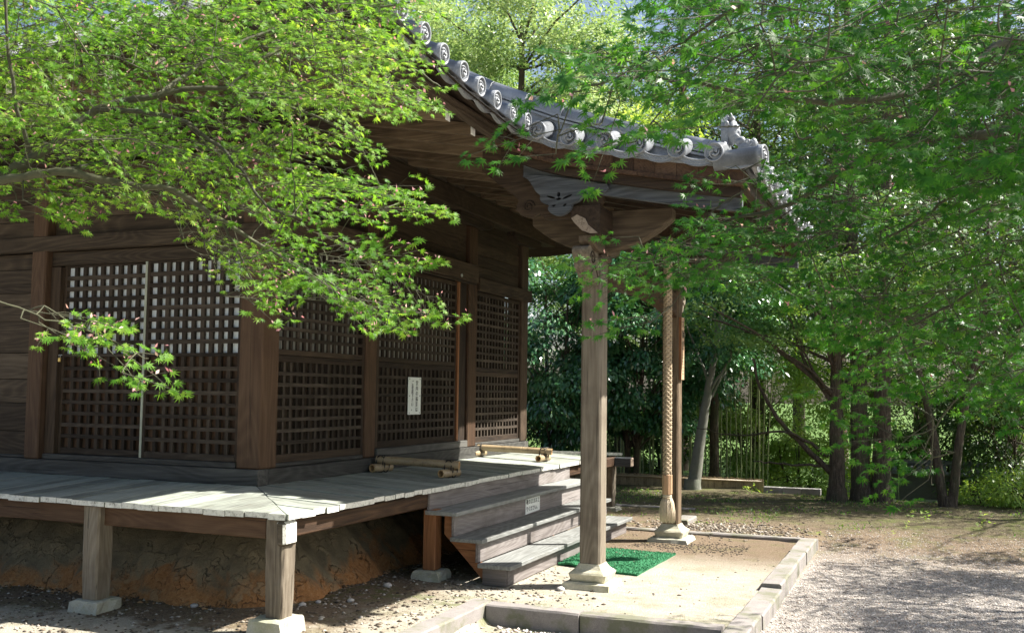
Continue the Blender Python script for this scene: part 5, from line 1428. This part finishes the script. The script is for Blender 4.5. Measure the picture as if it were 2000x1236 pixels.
fill(F, lims, PL, 225, lambda x, y: rng.uniform(3.8, 4.7), .0255, RTV*.75+np.array([0, 0, -.05]), (.28, .48), .10)
fill(F, lims, PL, 150, lambda x, y: rng.uniform(4.7, 5.7), .0255, RTV*.75+np.array([0, 0, -.05]), (.3, .5), .10)
PT = [(-150, -60), (850, -60), (835, 60), (780, 180), (620, 200), (300, 240), (-150, 260)]
fill(F, lims, PT, 175, lambda x, y: rng.uniform(4.2, 6.0), .028, RTV*.7, (.3, .5), .12)
# the drooping tongues that hang over the doors and walls
for poly, n_, dd in (([(560, 540), (720, 560), (885, 600), (800, 657), (740, 662), (640, 600)], 9, 4.2), ([(640, 470), (740, 460), (820, 492), (800, 545), (700, 560), (620, 540)], 9, 4.3), ([(700, 340), (780, 345), (870, 398), (800, 425), (700, 430)], 9, 4.8), ([(440, 470), (560, 470), (560, 600), (480, 600), (440, 540)], 10, 4.2), ([(0, 360), (130, 370), (130, 435), (40, 410)], 8, 4.2)):
    fill(F, lims, poly, n_, lambda x, y, dd=dd: rng.uniform(dd-.2, dd+.2), .029, RTV*.8, (.2, .34), .25, strict=False)
fill(F, lims, [(75, 600), (180, 615), (300, 665), (362, 740), (300, 750), (200, 690), (90, 660)], 15, lambda x, y: rng.uniform(3.05, 3.3), .026, RTV*.9+np.array([0, 0, -.25]), (.16, .26), .3, strict=False)
finish(F, root, M_MAPLE_L)
# a leafless twig in front of the doors, left
# ------------------------------------------------------------------ near maple on the right
rb_ = at(2600, 1250, 3.45); root = empty('maple_tree', (rb_[0], rb_[1], -.1), 'near maple reaching in from the right with deep green star leaves close to the viewer', 'tree')
tr = MB(); lims = []
base = np.array(root.location); fork = at(2500, 300, 3.4)
limb(tr, [base, base+np.array([.04, .05, 1.0]), (base+fork)/2+np.array([.05, 0, .2]), fork, fork+np.array([.2, .1, .9]), fork+np.array([.3, -.2, 2.0])], .14, .025, M_BARK, 12, .004)
LL([(2500, 300, 3.4), (2200, 180, 3.2), (2000, 85, 3.0), (1890, 128, 2.9), (1770, 180, 2.8), (1640, 200, 2.7), (1500, 190, 2.7), (1350, 165, 2.8), (1230, 150, 2.9), (1120, 180, 3.0)], .020, .003)
LL([(2500, 300, 3.4), (2200, 262, 3.4), (2000, 255, 3.4), (1880, 268, 3.4), (1760, 275, 3.5), (1690, 310, 3.6), (1620, 350, 3.8), (1540, 400, 4.0), (1430, 430, 4.2), (1320, 470, 4.3), (1220, 510, 4.4)], .026, .003)
LL([(1760, 275, 3.5), (1640, 272, 3.6), (1560, 270, 3.7)], .010, .004)
LL([(2500, 300, 3.4), (2250, 480, 3.6), (2000, 520, 3.8), (1900, 570, 3.9), (1780, 640, 4.0), (1680, 690, 4.1)], .013, .003)
LL([(2250, 480, 3.6), (2050, 640, 3.9), (1930, 730, 4.0), (1850, 800, 4.1), (1790, 900, 4.1)], .009, .003)
LL([(2200, 180, 3.2), (2050, 20, 3.0), (1850, -80, 2.8), (1600, -60, 2.7), (1400, 40, 2.7), (1290, 110, 2.8)], .011, .003)
LL([(2000, 330, 3.6), (1930, 330, 3.6), (1850, 390, 3.8), (1760, 450, 3.9), (1640, 500, 4.0)], .010, .004)
LL([(1890, 128, 2.9), (1960, 200, 2.9), (2100, 300, 3.1)], .008, .005)
for du in ((.5, .6, 1.0), (.9, -.2, 1.3), (-.3, .9, 1.5)): LL_ = limb(tr, [fork+np.array([.1, .05, .5]), fork+np.array([.1, .05, .5])+.5*np.array(du), fork+np.array(du)+np.array([.3, .2, .3])], .03, .006, M_TWIG, 7, .01); lims.append(LL_)
tr.build('trunk', root, recalc=False)
PR1 = [(1235, -60), (2150, -60), (2150, 420), (1900, 420), (1700, 330), (1560, 300), (1460, 200), (1400, 210), (1320, 280), (1250, 250), (1180, 205), (1060, 180), (1090, 110), (1225, 70)]
PR2 = [(2150, 330), (2150, 760), (1980, 800), (1960, 860), (1860, 800), (1760, 760), (1640, 790), (1660, 720), (1560, 620), (1470, 560), (1330, 570), (1150, 590), (1135, 560), (1150, 500), (1290, 450), (1400, 380), (1500, 330), (1520, 290), (1700, 330)]
LFT = -rt*.8
F = Foliage()
fill(F, lims, PR1, 170, lambda x, y: rng.uniform(2.3, 3.2), .030, LFT+np.array([0, 0, -.1]), (.22, .38), .03)
fill(F, lims, PR1, 190, lambda x, y: rng.uniform(3.2, 4.6), .030, LFT+np.array([0, 0, -.1]), (.25, .42), .03)
fill(F, lims, PR2, 165, lambda x, y: rng.uniform(3.5, 4.6), .029, LFT+np.array([0, 0, -.12]), (.24, .42), .03)
fill(F, lims, PR2, 80, lambda x, y: rng.uniform(4.6, 5.6), .029, LFT+np.array([0, 0, -.12]), (.24, .42), .03)
for poly, n_, dd in (([(1140, 480), (1300, 440), (1420, 400), (1420, 540), (1300, 565), (1150, 575)], 22, 4.3), ([(1000, 250), (1060, 235), (1070, 300), (1010, 315)], 3, 3.2), ([(1160, 235), (1230, 225), (1230, 290), (1170, 300)], 4, 3.0), ([(1180, 605), (1290, 595), (1300, 640), (1190, 640)], 3, 3.9), ([(1680, 850), (1800, 820), (1850, 880), (1800, 985), (1740, 960)], 9, 3.9), ([(1580, 760), (1720, 700), (1740, 820), (1640, 830)], 8, 4.1), ([(1380, 330), (1500, 320), (1480, 420), (1360, 430)], 8, 4.2), ([(1490, 330), (1650, 320), (1650, 480), (1500, 450)], 12, 4.0), ([(1100, 90), (1240, 80), (1240, 200), (1080, 190)], 8, 3.0)):
    fill(F, lims, poly, n_, lambda x, y, dd=dd: rng.uniform(dd-.25, dd+.25), .029, LFT+np.array([0, 0, -.15]), (.17, .30), .05, strict=False)
finish(F, root, M_MAPLE_R)

# ------------------------------------------------------------------ trees behind
def crown(root, c, rx, ry, rz_, ncl, per, size, mat, flat=.45, clr=(.45, .8), shell=.55, droop=.3, name='crown', tpl=QUAD, gap=0.0, ltint=0.0, tb=None, zmin=None):
    """leaf clusters through the crown's volume; returns the cluster centres"""
    c = np.array(c, float); a = norm(rng.normal(0, 1, (ncl, 3))); r = (shell+(1-shell)*rng.random(ncl))[:, None]**.8
    C_ = c + a*r*np.array([rx, ry, rz_])*(1+rng.normal(0, .10, (ncl, 1)))
    if zmin is not None: C_[:, 2] = np.maximum(C_[:, 2], zmin+rng.random(ncl)*.3)
    cr = rng.uniform(*clr, ncl); n = ncl*per; ci = np.repeat(np.arange(ncl), per)
    g = norm(rng.normal(0, 1, (n, 3)))*(rng.random((n, 1))**.45); off = g*cr[ci, None]*np.array([1, 1, flat])
    off[:, 2] -= .25*cr[ci]*(off[:, 0]**2+off[:, 1]**2)/(cr[ci]**2)
    P = C_[ci]+off; out = norm(off*np.array([1, 1, .6])+norm(P-c)*.35*cr[ci, None])
    D_ = out + rng.normal(0, .45, (n, 3)); D_[:, 2] -= droop; N_ = np.array([0, 0, 1.0])+.8*out+rng.normal(0, .5, (n, 3))
    V, Fa, k = put_leaves(P, D_, N_, size*rng.uniform(.7, 1.3, n), tpl)
    t = np.clip(.5+rng.normal(0, .16, n)+rng.normal(0, .16, ncl)[ci]+ltint, 0, 1)
    np_mesh(name, V, Fa, mat, np.repeat(t, k), root)
    return C_
def tree(name, label, x, y, z0, h, r0, c, rad, ncl, per, size, mat, bark=None, group=None, cat='tree', lean=(0, 0), stems=1, limbs_n=14, **kw):
    root = empty(name, (x, y, z0), label, cat, group); bark = bark or M_BARK
    c = (x+c[0], y+c[1], z0+c[2])
    C_ = crown(root, c, *rad, ncl, per, size, mat, **kw)
    m_ = MB()
    for s_ in range(stems):
        ox_ = (s_-(stems-1)/2)*r0*(.7 if name == 'forked_tree' else 1.7); sp = (s_-(stems-1)/2)*(1.3 if name == 'forked_tree' else .35)
        pts = [np.array([x+ox_, y, z0-.15]), np.array([x+ox_+lean[0]*.25+sp*.3, y+lean[1]*.25, z0+h*.28]), np.array([x+ox_+lean[0]*.6+sp*.8, y+lean[1]*.6, z0+h*.62]), np.array([x+ox_+lean[0]+sp, y+lean[1], z0+h])]
        Q = limb(m_, pts, r0*1.0, r0*.22, bark, 12, r0*.03)
        m_.tube([Q[0], Q[0]+np.array([0, 0, .15]), Q[0]+np.array([0, 0, .4])], [r0*1.35, r0*1.18, r0*1.0], bark, 12, False)
        order = rng.permutation(len(C_))[:limbs_n]
        for j in order:
            t = C_[j]; zc = min(max(t[2]-rng.uniform(.4, 1.6), z0+h*.18), z0+h*.95); k_ = min(range(len(Q)), key=lambda i: abs(Q[i][2]-zc)); b = Q[k_]
            mid = b*.5+t*.5+np.array([0, 0, rng.uniform(-.1, .25)])+rng.normal(0, .08, 3)
            limb(m_, [b, mid, t], r0*.30*(1-.5*k_/len(Q)), r0*.05+.004, bark, 5, .01)
    m_.build('trunk', root, recalc=False); return root
def X_(px, Y): return float(on(px, 785, 1, Y)[0])

tree('camphor_tree', 'tall sunlit camphor with pale yellow-green leaves rising behind the porch roof ridge', X_(1010, 17), 17, -.3, 12, .28, (0, 0, 10.2), (4.2, 3.2, 3.4), 120, 420, .13, M_CAMPHOR, clr=(.6, 1.15), limbs_n=30, shell=.3)
tree('camphor_tree', 'second pale camphor further left behind the main roof', X_(800, 20), 20, -.3, 13, .28, (0, 0, 12.0), (4.5, 3.2, 3.6), 90, 380, .14, M_CAMPHOR, clr=(.7, 1.2), limbs_n=20, shell=.3)
tree('camphor_tree', 'younger bright camphor seen between the roof and the right maple', X_(1210, 15), 15, -.2, 7.5, .16, (0, 0, 6.6), (2.2, 2.0, 2.6), 60, 330, .11, M_BRIGHT, clr=(.45, .85), limbs_n=20, shell=.35)
tree('evergreen_shrub', 'glossy dark evergreen bush seen between the hall and the near pillar', X_(1085, 11.8), 11.8, -.05, 4.0, .08, (0, 0, 2.7), (1.6, 1.3, 2.5), 70, 330, .115, M_DARKLEAF, clr=(.35, .65), droop=.7, limbs_n=26, stems=2, zmin=.8)
tree('evergreen_shrub', 'glossy dark evergreen bush seen between the two porch pillars', X_(1235, 12.3), 12.3, -.05, 4.2, .08, (0, 0, 2.9), (1.5, 1.2, 2.5), 70, 330, .115, M_DARKLEAF, clr=(.35, .65), droop=.7, limbs_n=26, stems=2, zmin=1.1)
tree('evergreen_tree', 'dark broadleaf evergreen directly right of the far pillar', X_(1395, 13.2), 13.2, -.1, 6, .12, (-.1, 0, 4.0), (1.5, 1.3, 2.3), 70, 330, .11, M_DARKLEAF, clr=(.35, .7), droop=.6, limbs_n=22, zmin=1.7)
tree('grey_barked_tree', 'leaning smooth grey trunk with a small dark crown right of the far pillar', X_(1352, 11.3), 11.3, -.05, 3.6, .15, (.35, .2, 3.2), (1.0, .9, .9), 18, 200, .10, M_DARKLEAF, M_BARKGREY, lean=(.55, .3), droop=.5, limbs_n=8, clr=(.3, .5))
# layered maple with three tall stems and long boughs to the left
mr = tree('spreading_maple', 'mature maple on the earth bank with dark straight trunk and layered boughs spreading left', X_(1633, 10.1), 10.1, 0, 5.2, .155, (-.6, .3, 3.6), (2.5, 1.8, 1.5), 85, 330, .040, M_MAPLE_B, flat=.22, clr=(.4, .75), droop=.25, limbs_n=34, tpl=STAR5, shell=.25)
mb = MB(); bx_, by_ = X_(1633, 10.1), 10.1
def W(px, py, Y): return on(px, py, 1, Y)
for pts, r0, r1 in (([(1630, 930, 10.1), (1560, 860, 10.0), (1500, 790, 9.9), (1470, 700, 9.9)], .06, .02), ([(1620, 910, 10.1), (1530, 905, 9.9), (1470, 900, 9.8)], .03, .008), ([(1615, 890, 10.1), (1540, 845, 9.9), (1440, 850, 9.8), (1360, 835, 9.7)], .035, .006), ([(1640, 800, 10.1), (1580, 720, 10.0), (1540, 620, 9.9)], .05, .015), ([(1650, 760, 10.1), (1700, 640, 10.2), (1710, 560, 10.2)], .05, .02)):
    limb(mb, [W(*p) for p in pts], r0, r1, M_BARK, 7, .012)
mb.build('bough', mr, recalc=False)
tree('dark_cedar', 'thick dark double trunk behind the layered maple, its crown high above', X_(1700, 10.4), 10.4, 0, 9, .18, (0, 1, 8.0), (2.3, 2.0, 2.6), 60, 300, .09, M_OAK, stems=2, limbs_n=16, clr=(.5, .9))
tree('forked_tree', 'forked dark trunk in front of the grey garden wall at the right', X_(1848, 10.2), 10.2, -.05, 5.0, .09, (.3, .6, 4.4), (2.2, 1.8, 1.7), 60, 300, .08, M_OAK, stems=2, limbs_n=18, clr=(.4, .8))
tree('forked_tree', 'slender dark tree at the far right edge of the bank', X_(2040, 11.5), 11.5, -.1, 5.0, .10, (0, .3, 3.2), (1.8, 1.5, 2.2), 55, 300, .08, M_OAK, limbs_n=18, clr=(.4, .8))
# dim background wood: each tree its own crown and trunk
G_ = 'tall trees of the wood behind the hall'
bgt = [(1330, 19, 12.5, M_OAK, 'dark rounded evergreen high behind the ridge-end ornament'), (1480, 17, 11.5, M_OAK, 'tall evergreen behind the porch eave corner'),
       (1640, 20, 13.5, M_OAK, 'tall evergreen behind the layered maple, its top out of frame'), (1800, 18, 12.5, M_OAK, 'dense tall evergreen behind the forked tree'), (1980, 17, 12.0, M_OAK, 'tall evergreen at the right edge of the wood'),
       (1560, 25, 15.0, M_OAK, 'distant pale tree filling the gap between the evergreens right of the porch'), (1150, 26, 11.5, M_CAMPHOR, 'distant pale tree just below the patch of open sky'), (1880, 25, 15.0, M_CAMPHOR, 'distant pale tree behind the evergreens at the right')]
for px, Y, h, mt, lab in bgt:
    tree('forest_tree', lab, X_(px, Y), Y, -.6, h, .24, (0, 0, h*.62), (2.5+.05*Y, 2.2, h*.42), 80, 230, .13, mt, group=G_, limbs_n=24, clr=(.55, 1.1), shell=.35)
U_G = 'leafy undergrowth below the wood'
for px, Y, zc, rx_, rz_, mt, lab in ((1120, 15.5, 1.6, 2.0, 1.9, M_OAK, 'shadowy undergrowth behind the veranda corner'), (1300, 16.5, 2.6, 2.2, 2.4, M_OAK, 'dim bush behind the bell rope'), (1470, 15.5, 1.9, 1.6, 1.6, M_BRIGHT, 'bright sunlit bush behind the bamboo stems'), (1560, 15.0, .4, 1.5, 1.3, M_BRIGHT, 'bright yellow-green bush over the low block wall'), (1680, 16.5, 3.2, 1.9, 1.8, M_BRIGHT, 'bright leaves glimpsed between the dark trunks'),
                                      (1830, 14.5, 2.2, 1.7, 1.3, M_OAK, 'dark hedge growing over the garden wall'), (1980, 13.5, 1.9, 1.5, 1.5, M_OAK, 'dark bush at the right edge over the garden wall')):
    tree('bush', lab, X_(px, Y), Y, -.6, zc+1.0, .05, (0, 0, zc), (rx_, 1.2, rz_), 46, 300, .09, mt, group=U_G, cat='bush', limbs_n=16, stems=3, clr=(.35, .7))
tree('bush', 'low bright fern-like bush at the foot of the forked tree', X_(1915, 10.9), 10.9, -.15, .5, .02, (.05, 0, .30), (.45, .35, .22), 14, 160, .07, M_BRIGHT, cat='bush', limbs_n=8, stems=2, clr=(.15, .28))
tree('bush', 'second low bright bush nearer the right edge of the bank', X_(1985, 10.6), 10.6, -.1, .6, .02, (.1, 0, .42), (.55, .4, .35), 18, 160, .06, M_BRIGHT, cat='bush', limbs_n=8, stems=2, clr=(.18, .3))
# tree beside the gravel, outside the frame to the right: it casts the dappled shade
tree('roadside_maple', 'maple standing right of the gravel beyond the picture edge', 9.6, 4.6, -.1, 4.5, .14, (-.3, 0, 4.3), (2.4, 4.2, .9), 90, 200, .055, M_MAPLE_B, flat=.3, limbs_n=24, tpl=STAR5, clr=(.35, .7), shell=.2)
tree('tall_oak', 'tall oak right of the viewer beyond the picture edge, shading the near right maple', 12.6, -2.4, -.1, 9.5, .22, (-2.2, 1.1, 8.3), (2.2, 1.8, 1.2), 44, 260, .10, M_OAK, limbs_n=24, clr=(.45, .8), shell=.2)
tree('roadside_maple', 'maple further back right of the gravel beyond the picture edge', 10.5, 11.0, -.1, 6, .14, (-.2, 0, 5.6), (3.0, 2.6, 1.6), 40, 170, .06, M_MAPLE_B, flat=.3, limbs_n=24, clr=(.4, .8), shell=.2)

# bamboo stems behind the low fence
for k in range(34):
    px = 1195+k*9.3+random.uniform(-4, 4); Y = random.uniform(12.9, 14.6); x = X_(px, Y)
    m_ = MB(); lx_ = random.uniform(-.25, .25); h = random.uniform(3.6, 5.5); r_ = random.uniform(.014, .026)
    P = []; rr = []
    for i in range(24):
        t = i/23; P.append((x+lx_*t*t, Y, -.4+h*t)); rr.append(r_*(1-.5*t)*(1.15 if i % 3 == 0 else 1))
    m_.tube(P, rr, M_CULM, 6, False); tag(m_.build('bamboo', recalc=False), 'thin pale bamboo stem standing behind the low bamboo fence', 'bamboo', 'bamboo stems behind the low fence')
# low bamboo fence
e = empty('low_fence', (X_(1340, 11.6), 11.6, 0), 'low brown split-bamboo fence along the foot of the bamboo grove', 'fence')
m_ = MB(); x = X_(1040, 11.6)
while x < X_(1488, 11.6): m_.box(x, x+.036, 11.6+random.uniform(-.006, .006), 11.62, -.12, .22+random.uniform(-.012, .012), M_BAMBOO); x += .039
m_.build('slat_panel', e)
m_ = MB(); m_.tube([(X_(1040, 11.6), 11.585, .17), (X_(1488, 11.6), 11.585, .175)], .02, M_BAMBOO, 8); m_.build('rail', e)
# low block wall and its lit end
m_ = MB(); x0, x1 = X_(1492, 11.3), X_(1600, 11.0)
for i in range(3): m_.box(x0+(x1-x0)*i/3, x0+(x1-x0)*(i+1)/3-.006, 11.2, 11.34, -.35, .12+.001*i, M_CONC)
tag(m_.build('block_wall', bevel=.006), 'low grey block wall ending just left of the dark maple trunk', 'wall')
# house and garden wall beyond the bank
zt0 = float(on(1670, 922, 1, 18)[2])
m_ = MB(); x0, x1 = X_(1640, 18), X_(1720, 18); z = -1.9
while z < zt0: m_.box(x0, x1, 18, 18.2, z, z+.19, M_CONC); z += .196
tag(m_.build('retaining_wall', bevel=.008), 'pale grey coursed block wall glimpsed between the two dark trunks', 'wall')
e = empty('garden_wall', (X_(1850, 14), 14, -1.2), 'long dark grey boarded garden wall with tiled coping behind the forked tree', 'wall')
zt0 = float(on(1850, 925, 1, 14)[2]); x = X_(1722, 14); m_ = MB()
while x < X_(2100, 14): m_.box(x, x+.30, 14+random.uniform(-.004, .004), 14.1, -1.4, zt0, M_PLASTERGREY); x += .304
m_.build('board_panel', e)
m_ = MB(); m_.box(X_(1780, 13.97), X_(1842, 13.97), 13.93, 13.98, -1.4, float(on(1800, 974, 1, 14)[2]), M_PAPERDIM); m_.build('plaster_base', e)
m_ = MB(); x = X_(1715, 14)
while x < X_(2100, 14):
    m_.tube([(x, 13.75, zt0+.02), (x, 14.05, zt0+.17)], .045, M_TILE, 8); m_.tube([(x, 14.35, zt0+.02), (x, 14.05, zt0+.17)], .045, M_TILE, 8); x += .15
m_.box(X_(1715, 14), X_(2100, 14), 13.78, 14.32, zt0-.02, zt0+.012, M_TILE); m_.tube([(X_(1715, 14), 14.05, zt0+.2), (X_(2100, 14), 14.05, zt0+.2)], .06, M_TILE, 8)
m_.build('tiled_coping', e)
# seedlings on the bank
for i, (px, py, s_) in enumerate(((1783, 1003, .10), (1806, 1008, .12), (1772, 1022, .07), (1930, 1015, .16), (1915, 1026, .09), (1500, 962, .12), (1462, 952, .14), (1745, 1035, .05), (1598, 1035, .05), (1852, 1000, .08))):
    p = on(px, py+8, 2, .02); m_ = MB(); V_ = []; k = int(9+s_*60)
    P = p + np.column_stack([rng.normal(0, s_*.3, k), rng.normal(0, s_*.3, k), rng.random(k)*s_]); D_ = np.column_stack([rng.normal(0, 1, (k, 2)), rng.uniform(0, .8, k)])
    V, Fa, q = put_leaves(P, D_, np.array([0, 0, 1.0])+rng.normal(0, .3, (k, 3)), np.full(k, s_*.5), QUAD)
    r_ = np_mesh('seedling', V, Fa, M_BRIGHT, rng.random(k)); tag(r_, ['small leafy seedling on the bank below the garden wall', 'taller leafy seedling just right of the small one on the bank', 'tiny seedling in front of the two others', 'leafy sprig standing at the right of the bank', 'low seedling beside the right sprig', 'green tuft against the low block wall', 'green tuft at the foot of the bamboo fence', 'tiny green sprout in the gravelly earth', 'single sprout beyond the kerb corner', 'small seedling close to the forked trunk'][i], 'seedling')
# moss and weeds: thin blades on the shaded bank
n = 9000; X = rng.uniform(-1, 8.5, n); Y = 6.2+4.6*rng.random(n)**.6; k = vnoise(X, Y, 1.3, 9)+.12*rng.random(n) > .08; X, Y = X[k], Y[k]; n = len(X)
P = np.column_stack([X, Y, gz(X, Y)]); D_ = np.column_stack([rng.normal(0, .6, (n, 2)), np.ones(n)])
V, Fa, q = put_leaves(P, D_, rng.normal(0, 1, (n, 3)), rng.uniform(.015, .05, n), QUAD)
o_ = np_mesh('ground_cover', V, Fa, M_MAPLE_B, np.repeat(rng.random(n), q)); tag(o_, 'sparse weeds and moss on the shaded earth bank', 'weeds', kind='stuff')
n = 5000; X = rng.uniform(2.5, 9, n); Y = rng.uniform(11.5, 16, n); P = np.column_stack([X, Y, gz(X, Y)]); D_ = np.column_stack([rng.normal(0, .5, (n, 2)), np.ones(n)])
V, Fa, q = put_leaves(P, D_, rng.normal(0, 1, (n, 3)), rng.uniform(.08, .22, n), QUAD); o_ = np_mesh('grass', V, Fa, M_BRIGHT, np.repeat(rng.random(n), q)); tag(o_, 'bright sunlit grass below the bank', 'grass', kind='stuff')
